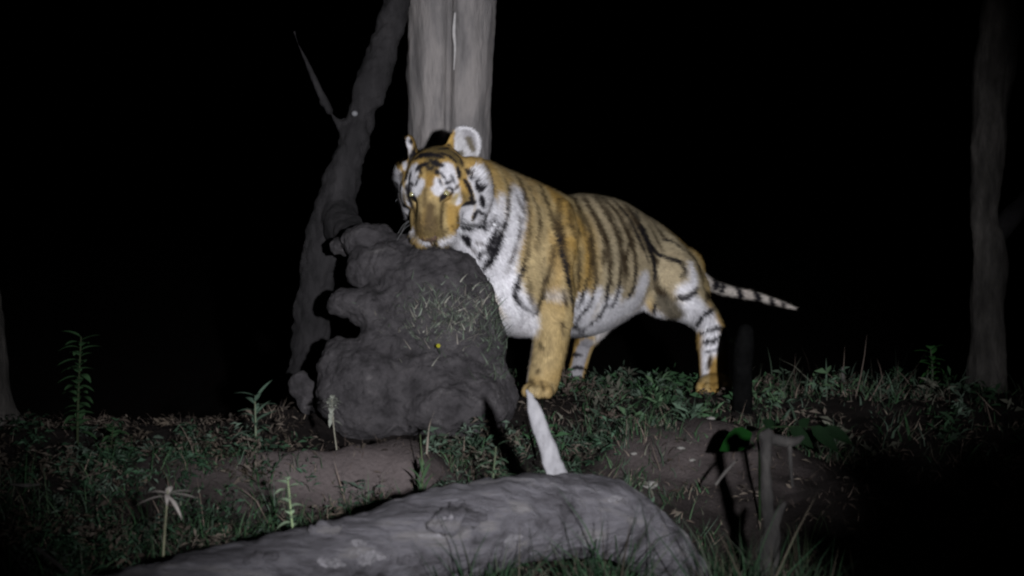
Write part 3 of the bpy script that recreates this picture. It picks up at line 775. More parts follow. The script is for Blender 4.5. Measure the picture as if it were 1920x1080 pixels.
def tiger_surface():
    b = Bag()
    side = LF
    # trunk from neck root to rump
    b.add(loft([(body(-0.10, 0, .66), .20, .30), (body(.10, 0, .635), .215, .35), (body(.28, 0, .605), .222, .335), (body(.48, 0, .595), .232, .352),
                (body(.70, 0, .60), .22, .32), (body(.90, 0, .585), .185, .262), (body(1.06, 0, .56), .172, .225),
                (body(1.24, 0, .535), .15, .165), (body(1.36, 0, .53), .09, .10)], 40, 36, side))
    # neck
    b.add(loft([(body(.12, 0, .70), .19, .29), (body(-.05, 0, .74), .185, .30), (body(-.22, 0, .83), .17, .265), (body(-.38, 0, .93), .172, .205), (body(-.54, .0, .99), .15, .16)], 20, 32, side))
    # brisket and throat ruff
    b.add(ellipsoid(body(-.13, .02, .54), (.18, .18, .22)))
    b.add(ellipsoid(body(-.02, .0, .42), (.17, .20, .14)))
    b.add(loft([(body(-.15, .02, .60), .14, .16), (body(-.30, .03, .76), .13, .13), (body(-.42, .03, .88), .12, .11)], 12, 24, side))
    # left shoulder, upper arm, foreleg
    b.add(loft([(body(.12, .10, .86), .07, .09), (body(.06, .145, .74), .085, .13), (body(-.02, .165, .60), .09, .135), (body(.03, .165, .48), .085, .115)], 20, 24, (-HD)))
    b.add(loft([(at(1028, 500, 8.0), .10, .11), (at(1038, 560, 8.0), .097, .10), (at(1035, 620, 7.99), .088, .09), (at(1026, 675, 7.98), .081, .083),
                (at(1018, 712, 7.96), .079, .08)], 20, 24, (1, 0, 0)))
    def paw(c, fwd, k=1.0):
        f = Vector(fwd).normalized(); s = Vector((f.y, -f.x, 0))
        R = Matrix((s, f, (0, 0, 1))).transposed()
        b.add(ellipsoid(c, (.075 * k, .085 * k, .052 * k), R))
        for q, dy in ((-.052, .055), (-.018, .078), (.018, .078), (.052, .055)):
            b.add(ellipsoid(c + s * q * k + f * dy * k + Vector((0, 0, -.012)), (.024 * k, .042 * k, .032 * k), R, 14, 10))
    paw(at(1015, 726, 7.93), HD + Vector((.2, -.4, 0)), 1.0)
    # right foreleg, behind the boulder
    b.add(loft([(body(.04, -.12, .80), .07, .09), (body(-.06, -.16, .62), .085, .13), (body(-.07, -.17, .46), .082, .11)], 14, 20, (-HD)))
    b.add(loft([(body(-.07, -.17, .46), .088, .10), (body(-.12, -.19, .30), .075, .085), (body(-.15, -.19, .14), .066, .072), (body(-.17, -.19, .07), .066, .07)], 16, 20, LF))
    paw(body(-.20, -.19, .05), HD)
    # left hindquarter and leg
    b.add(loft([(at(1238, 468, 8.80), .10, .13), (at(1262, 514, 8.72), .125, .172), (at(1279, 554, 8.66), .112, .142), (at(1304, 578, 8.70), .088, .095),
                (at(1328, 604, 8.74), .072, .076), (at(1334, 632, 8.73), .080, .080), (at(1337, 672, 8.70), .075, .076), (at(1340, 710, 8.67), .077, .078)], 34, 28, LF))
    b.add(ellipsoid(at(1278, 505, 8.88), (.12, .13, .12)))
    b.add(ellipsoid(at(1300, 545, 8.80), (.085, .10, .11)))
    b.add(ellipsoid(at(1262, 568, 8.62), (.075, .075, .075)))
    paw(at(1340, 722, 8.61), HD + Vector((.35, -.5, 0)), 1.2)
    # right hind leg, stepping forward beneath the belly
    b.add(loft([(body(1.08, -.09, .55), .10, .15), (at(1140, 570, 9.02), .09, .12), (at(1112, 612, 8.96), .075, .085), (at(1096, 645, 9.0), .055, .06),
                (at(1086, 680, 9.0), .048, .05), (at(1078, 714, 8.97), .05, .05)], 26, 22, LF))
    paw(at(1074, 724, 8.92), HD, .85)
    # sheath tuft and tail
    b.add(loft([(at(1200, 548, 8.66), .07, .07), (at(1225, 570, 8.62), .055, .05), (at(1243, 586, 8.58), .034, .03)], 8, 16))
    b.add(loft([(body(1.26, 0, .60), .07, .07), (at(1290, 503, 9.18), .046, .048), (at(1328, 532, 9.35), .036, .036), (at(1372, 547, 9.48), .031, .031),
                (at(1415, 555, 9.57), .026, .026), (at(1458, 568, 9.66), .020, .020), (at(1490, 578, 9.72), .012, .012)], 40, 16))
    # ---------------- head
    k = HEAD_K
    hx = HEAD_R @ Vector((1, 0, 0))
    b.add(hell((0, -.015, .030), (.122, .125, .104)))
    b.add(hell((0, .050, .050), (.092, .085, .066)))
    for sx in (-1, 1):
        b.add(hell((sx * .086, .020, -.008), (.066, .092, .086)))       # cheekbone
        b.add(hell((sx * .124, -.045, -.040), (.070, .075, .108)))      # ruff
        b.add(hell((sx * .110, .010, -.050), (.064, .080, .100)))       # cheek fur
        b.add(hell((sx * .104, .020, -.120), (.072, .085, .080)))       # lower ruff
        b.add(hell((sx * .118, -.010, -.085), (.074, .085, .095)))      # fur between
        b.add(hell((sx * .046, .098, .056), (.040, .036, .032)))        # brow
        b.add(hell((sx * .041, .205, -.050), (.050, .066, .052)))       # whisker pad
        b.add(hell((sx * .054, .125, -.045), (.050, .095, .062)))       # cheek to muzzle
        b.add(hell((sx * .034, .165, -.006), (.036, .070, .040)))       # side of the nose
        b.add(ear_shell(sx))
        Yb = HEAD_R.transposed() @ Matrix.Rotation(math.pi - HEAD_YAW, 3, 'Z') @ Vector((sx * (.118 if sx > 0 else .088), -.055, .036))
        b.add(hell(tuple(Yb), (.055, .05, .05)))                        # ear root
    b.add(loft([(hd(0, .05, .072), .056 * k, .045 * k), (hd(0, .11, .060), .048 * k, .042 * k), (hd(0, .18, .034), .045 * k, .042 * k),
                (hd(0, .240, .002), .042 * k, .034 * k)], 14, 20, hx))
    b.add(loft([(hd(0, .0, -.085), .085 * k, .07 * k), (hd(0, .10, -.096), .06 * k, .045 * k), (hd(0, .195, -.096), .044 * k, .034 * k)], 12, 20, hx))
    me = remesh(b, 0.0062, 2, 0.5)
    # blend the muscle groups into one another; head, paws and tail keep more of their form
    co = coords(me)
    h = (co - np.array(HEAD_C)) @ np.array(HEAD_R) / HEAD_K
    lam = np.full(len(co), 0.55)
    lam = np.where(co[:, 2] < .16, 0.16, lam)
    lam = np.where(co[:, 2] < .09, 0.05, lam)
    lam = np.where(co[:, 1] > 1.25, 0.15, lam)
    rh = np.sqrt((h[:, 0] / .20) ** 2 + ((h[:, 1] - .06) / .21) ** 2 + (h[:, 2] / .20) ** 2)
    lam = 0.13 + (lam - 0.13) * sstep(.85, 1.25, rh)
    lam = np.where((np.abs(h[:, 0]) > .085) & (h[:, 2] < .03) & (h[:, 1] < .10) & (rh < 1.3), .42, lam)
    lev = (co - np.array(HEAD_C)) @ np.array(Matrix.Rotation(math.pi - HEAD_YAW, 3, 'Z')) / HEAD_K
    ear = sstep(.085, .11, lev[:, 2]) * (np.abs(lev[:, 0]) > .05) * (np.abs(lev[:, 0]) < .24) * (lev[:, 1] < .0)
    lam = lam * (1 - ear) + 0.07 * ear
    relax(me, lam, 70)
    return me

# coat marks, some of them painted shading: (tone, side, half width in m, points in mm from the tiger's base)
MARKS = [
 ('w','h',0.0301,[(-331,-668,1067),(-327,-671,1052),(-324,-673,1038),(-321,-675,1023),(-317,-677,1009)]),
 ('w','h',0.0231,[(-368,-703,983),(-373,-701,996),(-377,-697,1009)]),
 ('w','H',0.0186,[(-477,-639,1041),(-476,-647,1026),(-474,-656,1012),(-473,-663,997),(-472,-669,983)]),
 ('w','h',0.0401,[(-203,-605,1034),(-198,-601,1020),(-193,-596,1006),(-188,-589,992),(-183,-582,978),(-180,-576,965),(-177,-570,951),(-175,-564,937),(-174,-556,924),(-174,-549,911),(-175,-542,896),(-177,-536,881),(-181,-529,865),(-187,-512,846),(-196,-441,825),(-204,-428,805),(-213,-417,785),(-221,-405,766)]),
 ('w','h',0.0351,[(-255,-594,891),(-262,-587,878),(-268,-606,865)]),
 ('w','h',0.0286,[(-146,-516,981),(-146,-516,966),(-145,-512,953),(-145,-499,938),(-145,-450,923),(-145,-442,909),(-146,-437,894),(-148,-433,879),(-150,-429,863),(-153,-425,846),(-157,-420,829),(-160,-415,812),(-164,-410,796),(-167,-404,779)]),
 ('w','B',0.0265,[(-208,-384,731),(-210,-375,717),(-211,-366,704),(-213,-356,690),(-215,-346,676)]),
 ('w','H',0.0162,[(-438,-699,769),(-429,-695,764),(-420,-687,760)]),
 ('w','H',0.0173,[(-354,-712,763),(-341,-711,764),(-329,-705,765),(-317,-697,769),(-306,-686,776),(-296,-659,785)]),
 ('w','H',0.0153,[(-536,-580,982),(-534,-579,962),(-533,-565,942),(-532,-539,922),(-531,-502,900),(-530,-472,878),(-527,-454,860)]),
 ('w','H',0.0093,[(-482,-666,809),(-475,-680,797),(-468,-687,784)]),
 ('w','h',0.0139,[(-292,-670,983),(-290,-669,970),(-289,-665,957),(-287,-660,944),(-286,-653,931)]),
 ('e','H',0.0664,[(-245,-502,1240),(-245,-496,1226),(-245,-493,1211),(-245,-491,1197),(-245,-489,1182),(-245,-489,1168)]),
 ('e','H',0.0308,[(-278,-495,1151),(-263,-491,1151),(-249,-490,1151),(-234,-490,1151),(-220,-493,1151),(-205,-499,1151)]),
 ('w','H',0.0036,[(-297,-505,1158),(-300,-505,1175),(-301,-508,1192),(-299,-510,1210),(-291,-512,1229),(-281,-517,1246),(-270,-516,1256),(-209,-503,1235),(-206,-502,1216),(-203,-500,1197),(-199,-500,1180),(-194,-498,1166)]),
 ('g','H',0.0142,[(-245,-492,1204),(-240,-490,1193),(-235,-490,1181),(-230,-490,1170),(-225,-491,1158)]),
 ('g','H',0.0106,[(-289,-567,1141),(-281,-498,1140),(-271,-494,1138)]),
 ('E','H',0.0237,[(-245,-495,1224),(-241,-493,1211),(-236,-491,1197),(-232,-490,1184)]),
 ('w','H',0.0106,[(-514,-500,1202),(-510,-509,1184),(-506,-515,1167),(-502,-521,1151),(-498,-524,1136),(-493,-532,1121)]),
 ('w','H',0.0094,[(-528,-511,1100),(-524,-528,1088),(-521,-538,1076)]),
 ('w','B',0.0534,[(-32,-292,939),(-32,-298,923),(-32,-302,908),(-33,-304,893),(-33,-307,877),(-35,-309,859),(-38,-313,839),(-43,-316,817),(-49,-319,793),(-56,-322,769),(-62,-326,746),(-68,-329,725),(-73,-330,706),(-78,-328,688),(-83,-326,671),(-88,-322,655),(-93,-318,641),(-97,-313,628),(-101,-309,616),(-104,-305,606),(-107,-301,597),(-110,-297,588),(-113,-293,579)]),
 ('w','B',0.0483,[(-148,-365,708),(-162,-363,699),(-175,-358,690),(-189,-352,681),(-202,-345,672)]),
 ('w','B',0.0538,[(-86,-290,560),(-81,-289,545),(-76,-289,529),(-71,-288,514),(-64,-285,498),(-56,-282,482),(-44,-277,466),(-31,-269,450),(-18,-258,433),(-7,-245,417),(-1,-231,401),(2,-217,386),(3,-204,372),(4,-190,357),(5,-175,342)]),
 ('w','B',0.0196,[(-5,-267,468),(-1,-260,453),(3,-252,438),(6,-242,423),(10,-229,407),(14,-215,391)]),
 ('w','B',0.036,[(-237,-378,727),(-226,-381,729),(-214,-382,730),(-202,-383,731),(-191,-385,734),(-180,-387,740),(-169,-392,752),(-159,-397,768),(-150,-401,788),(-140,-403,810),(-131,-404,832),(-121,-402,853)]),
 ('w','B',0.0216,[(-103,-394,941),(-105,-396,926),(-106,-398,911),(-107,-398,896),(-108,-397,880),(-110,-395,865),(-111,-393,850),(-112,-390,834)]),
 ('w','b',0.0514,[(279,48,433),(275,57,413),(270,69,390),(264,84,367),(260,104,345),(260,127,325),(264,153,311),(275,175,302),(289,192,298),(307,206,298),(327,220,300),(346,235,301),(365,253,301)]),
 ('w','b',0.0442,[(400,183,413),(396,190,396),(391,199,376),(386,211,356),(382,225,338),(380,240,322),(382,255,312),(388,266,310),(399,271,315),(414,274,326),(431,278,340),(449,285,355),(467,294,371),(484,306,383)]),
 ('w','b',0.0449,[(597,396,513),(589,391,490),(580,390,466),(572,392,443),(563,392,423),(553,388,409),(541,376,402),(529,360,398),(517,344,395),(505,329,391)]),
 ('w','b',0.0282,[(358,110,476),(350,108,460),(342,108,444),(334,108,429),(326,110,413),(318,113,397),(311,118,380)]),
 ('w','b',0.026,[(459,223,467),(456,225,452),(452,228,436),(448,233,420),(445,239,404),(441,246,388)]),
 ('w','b',0.0265,[(590,389,501),(585,391,478),(580,398,453),(575,408,429),(569,416,409),(561,415,395),(550,404,388),(537,386,385),(524,367,383),(512,351,380)]),
 ('w','b',0.0241,[(855,554,577),(854,535,557),(855,520,537),(854,506,517),(851,494,501),(844,482,488),(833,472,480),(819,464,474),(804,458,469),(791,454,463)]),
 ('w','b',0.0428,[(846,465,397),(858,473,385),(872,485,370),(886,501,356),(895,515,345),(895,519,338),(884,509,338),(863,492,344),(839,477,351),(814,469,359),(792,466,365)]),
 ('w','b',0.0406,[(945,566,312),(950,576,291),(956,582,271),(960,582,252),(963,579,234),(963,575,217),(963,571,201),(962,567,185),(961,563,169)]),
 ('w','B',0.0214,[(685,491,341),(693,492,335),(702,501,329)]),
 ('w','b',0.0216,[(928,568,136),(928,564,119),(928,561,103),(927,556,87),(927,552,71),(926,548,55),(925,542,40)]),
 ('g','b',0.0535,[(706,483,418),(717,478,405),(727,474,392),(738,473,379),(749,474,366),(760,479,353)]),
 ('n','H',0.0252,[(-401,-735,907),(-403,-739,893),(-405,-742,878),(-406,-744,864),(-408,-746,850),(-410,-747,837),(-412,-747,825),(-413,-748,812)]),
 ('n','H',0.0184,[(-379,-736,856),(-379,-737,844),(-379,-738,831),(-379,-738,818),(-379,-737,806)]),
 ('n','H',0.0161,[(-450,-725,869),(-449,-727,856),(-448,-729,843),(-447,-731,831),(-446,-732,818)]),
 ('n','H',0.0104,[(-425,-703,983),(-426,-710,968),(-426,-716,952),(-427,-723,936),(-427,-728,920)]),
 ('o','H',0.0185,[(-404,-671,1067),(-405,-676,1052),(-405,-683,1038),(-406,-690,1023),(-406,-696,1009)]),
 ('f','H',0.0302,[(-398,-607,1151),(-398,-628,1134),(-399,-643,1118),(-400,-655,1102),(-402,-664,1086)]),
 ('f','H',0.0163,[(-443,-608,1131),(-427,-618,1132),(-412,-625,1133),(-397,-628,1134),(-382,-630,1135),(-366,-629,1136),(-352,-626,1138)]),
 ('f','H',0.0081,[(-457,-706,894),(-459,-703,881),(-461,-698,868),(-463,-695,855),(-464,-692,842)]),
 ('t','h',0.0116,[(-305,-654,931),(-299,-660,944),(-292,-665,957)]),
 ('k','H',0.0105,[(-467,-641,1066),(-459,-641,1077),(-445,-646,1086),(-430,-651,1091),(-419,-653,1095)]),
 ('k','H',0.0116,[(-392,-659,1097),(-380,-662,1095),(-367,-665,1090),(-352,-666,1084)]),
 ('k','H',0.0093,[(-382,-675,1064),(-375,-677,1058),(-367,-679,1052)]),
 ('k','H',0.0071,[(-490,-529,1129),(-485,-523,1135),(-479,-508,1142),(-430,-555,1162),(-415,-562,1166)]),
 ('k','H',0.0071,[(-415,-562,1166),(-406,-554,1170)]),
 ('k','H',0.0117,[(-474,-592,1117),(-458,-604,1123),(-442,-612,1129),(-428,-618,1132),(-415,-623,1133),(-401,-628,1134),(-387,-633,1132),(-371,-639,1126),(-353,-643,1120)]),
 ('d','H',0.0071,[(-491,-525,1134),(-481,-511,1142)]),
 ('k','H',0.007,[(-370,-596,1159),(-349,-590,1160),(-335,-577,1162),(-329,-559,1166)]),
 ('k','H',0.0095,[(-497,-505,1191)]),
 ('k','h',0.0093,[(-289,-641,1078),(-284,-644,1064),(-281,-650,1049),(-278,-656,1033)]),
 ('d','h',0.0093,[(-243,-617,1068),(-235,-618,1056),(-227,-617,1044)]),
 ('k','h',0.0081,[(-260,-651,1026),(-252,-650,1014),(-245,-647,1002),(-239,-642,990),(-233,-635,978)]),
 ('k','h',0.0052,[(-366,-690,1027),(-360,-694,1015),(-354,-696,1003)]),
 ('k','h',0.0058,[(-340,-690,1009),(-326,-681,1013),(-313,-672,1018)]),
 ('d','H',0.0058,[(-461,-655,1039),(-456,-662,1033),(-451,-669,1027)]),
 ('k','h',0.0115,[(-359,-701,937),(-350,-702,948),(-342,-703,957),(-333,-701,965)]),
 ('k','h',0.0046,[(-336,-698,985),(-324,-688,991),(-310,-677,984),(-307,-674,971),(-318,-686,961),(-333,-700,959)]),
 ('d','h',0.0069,[(-296,-671,984),(-289,-669,994),(-283,-667,1003)]),
 ('k','h',0.0093,[(-251,-649,1016),(-245,-646,1005),(-239,-641,993),(-232,-635,978),(-228,-627,961),(-226,-619,946),(-225,-610,931)]),
 ('k','h',0.0129,[(-207,-609,1012),(-201,-604,993),(-192,-593,983),(-178,-576,983)]),
 ('k','h',0.0129,[(-188,-583,950),(-184,-573,937),(-180,-562,923),(-176,-548,907)]),
 ('k','h',0.0105,[(-265,-629,912),(-252,-623,919),(-239,-616,923),(-228,-607,923),(-217,-596,921)]),
 ('k','h',0.0094,[(-205,-565,888),(-211,-560,872),(-217,-555,859),(-221,-549,848)]),
 ('k','h',0.0107,[(-275,-454,819),(-263,-444,811),(-250,-439,807),(-234,-438,808)]),
 ('k','h',0.0084,[(-211,-438,815),(-197,-435,818),(-184,-430,820),(-171,-423,819)]),
 ('k','H',0.0156,[(-278,-410,780),(-264,-403,770),(-255,-394,756),(-252,-382,739)]),
 ('d','H',0.0072,[(-218,-392,746),(-207,-391,744),(-196,-390,742),(-185,-387,739)]),
 ('d','H',0.0072,[(-239,-372,719),(-229,-369,712),(-219,-366,705)]),
 ('f','h',0.0127,[(-350,-674,920),(-353,-690,905),(-356,-702,891),(-358,-711,876),(-359,-717,861),(-360,-720,847),(-359,-721,832),(-358,-720,817),(-357,-721,802),(-355,-720,787)]),  # soft shading painted down both sides of the nose
 ('d','h',0.0046,[(-352,-700,889),(-354,-708,874),(-356,-715,860),(-356,-718,844),(-356,-719,828),(-354,-718,811),(-352,-719,793)]),
 ('f','H',0.0138,[(-417,-744,800),(-403,-743,795),(-390,-738,791),(-376,-730,791),(-363,-723,794),(-349,-718,799)]),
 ('f','h',0.0093,[(-283,-653,861),(-285,-656,849),(-286,-657,836)]),
 ('f','h',0.0104,[(-270,-663,968),(-264,-656,957),(-258,-647,946),(-252,-636,935)]),
 ('k','H',0.0058,[(-512,-607,999),(-510,-611,986),(-508,-612,972),(-505,-612,957),(-501,-609,942),(-495,-603,927),(-490,-600,912)]),
 ('d','H',0.0058,[(-486,-605,918),(-482,-613,904),(-476,-633,890),(-471,-658,876),(-465,-684,862)]),
 ('k','H',0.0082,[(-498,-613,1034),(-499,-615,1018),(-500,-617,1002),(-501,-619,986),(-501,-619,970),(-500,-615,955),(-498,-609,940),(-495,-603,926),(-491,-599,912),(-487,-608,898)]),
 ('k','H',0.0069,[(-390,-714,771),(-384,-710,767),(-378,-709,764)]),
 ('d','h',0.0035,[(-290,-662,862),(-286,-659,849),(-283,-650,836)]),
 ('k','B',0.0096,[(-79,-338,998),(-78,-348,981),(-77,-354,964),(-77,-358,947),(-76,-361,930),(-77,-363,914),(-78,-365,897),(-79,-366,881),(-82,-366,865),(-84,-366,849),(-87,-366,833),(-92,-367,819),(-96,-368,804),(-102,-370,790),(-107,-371,776),(-112,-372,762)]),
 ('k','B',0.0157,[(-99,-373,816),(-105,-374,795),(-111,-374,773),(-117,-372,752),(-124,-368,732),(-131,-364,715),(-138,-358,699),(-145,-352,684),(-153,-345,671),(-160,-338,658),(-167,-331,648),(-173,-324,638),(-180,-317,629),(-187,-307,620)]),
 ('k','B',0.012,[(-121,-397,835),(-126,-396,819),(-131,-395,802),(-136,-393,786),(-141,-390,771),(-146,-387,756),(-152,-382,741),(-158,-377,727),(-164,-371,714),(-171,-363,699)]),
 ('k','B',0.0084,[(-134,-418,871),(-140,-418,855),(-145,-417,840),(-151,-414,824),(-157,-412,808)]),
 ('k','B',0.0084,[(-193,-370,709),(-197,-362,696),(-202,-354,684),(-207,-345,672)]),
 ('d','B',0.0049,[(-23,-294,867),(-23,-294,852),(-22,-293,838),(-21,-291,823),(-21,-291,808),(-22,-291,792),(-25,-292,773),(-31,-295,753),(-37,-299,731),(-44,-304,710),(-51,-307,690),(-56,-309,673),(-62,-309,659),(-67,-308,646),(-72,-306,635),(-77,-304,623),(-82,-301,611)]),
 ('d','b',0.0049,[(-14,-231,983),(-11,-239,969),(-9,-245,955),(-6,-249,941),(-4,-253,926),(-3,-257,911),(-3,-261,896),(-3,-266,880),(-4,-270,863),(-6,-273,847),(-7,-275,830)]),
 ('d','b',0.0111,[(-36,-191,1037),(-28,-201,1025),(-20,-206,1012),(-12,-209,999),(-6,-215,985),(-2,-222,969),(1,-229,954),(4,-233,938)]),
 ('d','b',0.0061,[(14,-219,938),(15,-226,920),(17,-231,903),(19,-235,885),(20,-238,868),(22,-240,851),(22,-241,834),(23,-243,819),(23,-244,805),(23,-245,791),(22,-246,777),(21,-247,763),(19,-249,749),(17,-251,734),(14,-253,717),(11,-255,700),(7,-258,683),(3,-261,666),(-1,-264,648),(-5,-267,631)]),
 ('d','b',0.0049,[(64,-167,900),(65,-174,883),(66,-180,867),(68,-184,850),(69,-188,833),(69,-192,817),(69,-196,800),(67,-202,784),(65,-208,767),(63,-215,751),(60,-221,734),(57,-226,718),(54,-230,702)]),
 ('d','b',0.0099,[(71,-31,999),(78,-63,981),(85,-80,963),(92,-91,944),(100,-99,926),(107,-104,908),(114,-106,889),(122,-108,870),(130,-109,852),(137,-112,833),(143,-119,816),(149,-130,799),(154,-142,781),(158,-154,765),(162,-166,750),(165,-177,735),(167,-186,723),(169,-192,712),(171,-198,702),(172,-204,693),(173,-209,682)]),
 ('k','b',0.0099,[(152,-149,771),(156,-164,752),(161,-178,734),(165,-190,715),(170,-201,697),(174,-210,678),(179,-217,660),(184,-221,641),(188,-222,622),(193,-221,602),(198,-218,583),(203,-211,564),(207,-203,545),(211,-193,526),(215,-182,507),(219,-171,488),(222,-160,470),(225,-148,453),(228,-135,438),(230,-124,425),(232,-114,413),(233,-101,402)]),
 ('d','b',0.0087,[(165,4,933),(164,-23,919),(163,-41,905),(163,-55,891),(162,-68,877),(162,-80,863),(162,-92,848),(163,-104,832),(165,-117,816),(168,-130,799),(171,-143,782),(174,-156,765),(177,-169,747),(180,-181,730),(183,-192,712),(186,-201,694),(189,-208,675),(193,-213,656),(197,-216,638),(200,-216,619)]),
 ('k','B',0.0085,[(-5,-267,631),(-10,-272,616),(-15,-276,601),(-20,-280,585),(-26,-283,570),(-35,-286,555),(-42,-287,540),(-45,-287,524),(-43,-285,505),(-37,-280,485),(-28,-274,467),(-18,-267,454),(-5,-258,444),(9,-248,437),(23,-235,429)]),
 ('k','B',0.011,[(-45,-287,524),(-36,-286,533),(-27,-284,542)]),
 ('d','b',0.0086,[(133,-185,718),(133,-194,703),(134,-202,689),(135,-210,674),(134,-216,659),(131,-221,642),(124,-224,624),(116,-224,604),(107,-221,584),(99,-217,564),(93,-214,547),(89,-212,530),(85,-209,515),(82,-207,500),(79,-205,485),(74,-204,471),(70,-204,457),(65,-204,444),(60,-203,431),(55,-201,417)]),
 ('k','b',0.0074,[(87,-203,500),(80,-200,477),(74,-197,454),(67,-196,434),(61,-197,421),(54,-200,415),(48,-205,412),(41,-208,409)]),
 ('d','b',0.0049,[(23,-249,703),(15,-254,681),(8,-259,659),(1,-264,639),(-5,-268,622),(-9,-272,610),(-12,-275,602),(-15,-277,595),(-18,-279,587)]),
 ('d','b',0.0061,[(18,-265,577),(19,-266,561),(19,-267,544),(20,-266,528),(21,-264,512),(24,-260,497),(27,-254,482),(32,-246,467),(36,-237,453),(41,-225,438)]),
 ('d','b',0.0049,[(96,-209,664),(92,-213,650),(88,-216,635),(85,-218,621),(81,-219,606),(77,-221,592)]),
 ('d','b',0.0049,[(178,-210,518),(182,-201,501),(186,-191,484),(190,-181,467),(193,-172,450),(197,-165,433)]),
 ('d','b',0.0075,[(206,-24,896),(208,-47,878),(210,-69,859),(212,-89,840),(214,-105,823),(217,-118,807),(222,-127,792),(227,-133,779),(233,-136,767),(238,-137,755),(244,-133,743)]),
 ('d','b',0.0076,[(255,149,906),(260,117,889),(265,97,870),(270,83,852),(276,73,835),(280,66,819),(283,60,804),(286,54,791),(288,50,778),(291,46,766),(293,43,754)]),
 ('d','b',0.0063,[(224,70,903),(229,30,883),(234,-12,862),(239,-41,841),(245,-61,822),(249,-69,806),(255,6,790),(258,6,778),(261,5,767),(263,4,755)]),
 ('d','b',0.0102,[(238,208,929),(247,145,911),(259,122,892),(270,111,873),(282,104,854),(292,99,835),(300,95,818),(306,90,801),(311,85,786),(315,81,771),(317,76,756),(320,72,741),(323,69,724),(325,66,706),(328,64,687),(330,62,667),(332,62,647),(334,62,628),(336,64,611),(338,66,596),(340,68,583),(342,71,571),(343,74,559),(345,78,547),(347,82,535)]),
 ('k','b',0.0089,[(347,78,554),(341,77,529),(336,78,503),(331,81,478),(324,85,454),(315,86,433),(303,86,414),(290,84,397),(276,82,381),(265,83,368),(257,85,358),(252,87,352),(249,89,348),(247,90,344),(243,92,340)]),
 ('d','b',0.0103,[(289,297,937),(298,250,921),(309,223,904),(319,205,888),(329,192,871),(339,183,855),(349,175,838),(358,170,821),(366,165,805),(375,162,788),(382,160,771),(389,159,755),(395,157,738),(401,156,721),(405,155,704),(409,154,687),(412,153,670),(414,153,654),(416,152,637),(417,152,621),(417,152,605),(417,151,590),(416,150,575),(414,150,560),(413,151,545),(412,152,530)]),
 ('k','b',0.0116,[(407,147,530),(405,149,509),(403,154,486),(401,160,464),(399,166,443),(394,172,423),(388,176,405),(380,179,388),(371,182,372),(361,185,358),(352,188,345),(343,190,335),(333,190,327),(323,189,321),(314,189,314),(304,191,307)]),
 ('d','b',0.0088,[(258,-21,691),(258,-23,674),(258,-25,657),(258,-26,640),(258,-26,623),(258,-26,606),(258,-25,589),(258,-23,572),(258,-20,555),(258,-16,538),(258,-12,521),(258,-6,503)]),
 ('k','b',0.0089,[(307,33,566),(301,29,547),(295,27,527),(290,27,508),(284,27,489),(278,27,473),(273,28,459),(267,27,447),(262,27,437),(256,27,427),(250,28,416)]),
 ('d','b',0.0117,[(341,321,932),(352,293,918),(363,276,905),(374,265,891),(385,256,877),(395,250,862),(405,244,847),(415,239,831),(425,236,814),(434,233,797),(442,232,779),(450,230,762),(457,229,745),(462,228,727),(466,226,710),(469,224,693),(471,221,676),(472,219,659),(473,217,642),(473,216,625),(473,215,609),(472,213,593),(471,212,578),(469,211,562),(467,210,547),(465,211,532),(463,212,516)]),
 ('k','b',0.0091,[(466,214,525),(462,214,506),(459,215,485),(455,218,466),(450,220,448),(443,219,434),(436,217,423),(428,214,412),(420,213,401)]),
 ('d','b',0.0131,[(390,375,926),(404,350,913),(419,338,899),(433,331,885),(446,326,870),(459,321,854),(470,316,837),(481,311,818),(491,308,798),(500,306,779),(509,305,761),(517,306,744),(523,307,728),(529,307,713),(534,308,698),(538,309,683),(542,310,668),(545,311,653),(547,312,638),(548,312,623),(550,313,607),(551,315,592),(553,318,577)]),
 ('k','b',0.0118,[(553,317,586),(551,316,566),(549,317,546),(548,319,526),(545,320,507),(541,320,491),(535,316,477),(527,312,465),(520,307,454),(513,304,442)]),
 ('d','b',0.0119,[(442,427,914),(456,403,900),(471,394,887),(486,391,872),(501,389,858),(514,387,842),(526,384,825),(536,380,807),(545,376,788),(554,373,769),(561,372,750),(569,374,734),(575,376,720),(581,379,707),(586,381,695),(591,385,683),(597,390,670)]),
 ('d','b',0.012,[(504,460,889),(515,440,873),(527,430,857),(539,425,841),(551,423,824),(563,422,808),(573,422,791),(583,423,773),(593,424,755),(602,426,737),(610,430,719),(618,434,702),(625,440,688),(630,444,674),(634,448,662),(639,452,651),(643,457,639),(647,464,627)]),
 ('k','b',0.0133,[(569,412,787),(580,412,766),(592,416,745),(604,423,724),(615,431,703),(625,439,682),(634,448,662),(642,457,642),(649,466,622),(654,475,603),(659,481,586),(661,485,572),(661,485,560),(660,486,549),(659,486,538),(659,488,526)]),
 ('d','b',0.0078,[(523,308,733),(518,294,716),(513,281,699),(508,269,682),(503,259,664),(500,252,647),(499,248,630),(500,248,612),(502,250,595),(505,254,577),(508,259,559),(510,265,541)]),
 ('d','b',0.0064,[(377,119,684),(378,116,669),(379,114,654),(380,113,639),(381,113,624),(381,113,608)]),
 ('k','b',0.0091,[(257,213,276),(272,228,274),(288,242,271),(303,259,269),(319,280,265),(337,312,260)]),
 ('k','b',0.009,[(243,100,335),(259,131,322),(274,162,310),(290,195,297),(306,229,284)]),
 ('d','b',0.012,[(525,477,879),(534,452,862),(543,437,844),(552,427,826),(562,421,809),(571,417,791),(579,415,772),(587,414,754),(595,415,735),(603,417,716),(612,422,698),(620,430,682),(629,440,667),(638,453,653),(648,467,640),(657,482,627),(666,495,615),(675,502,602)]),
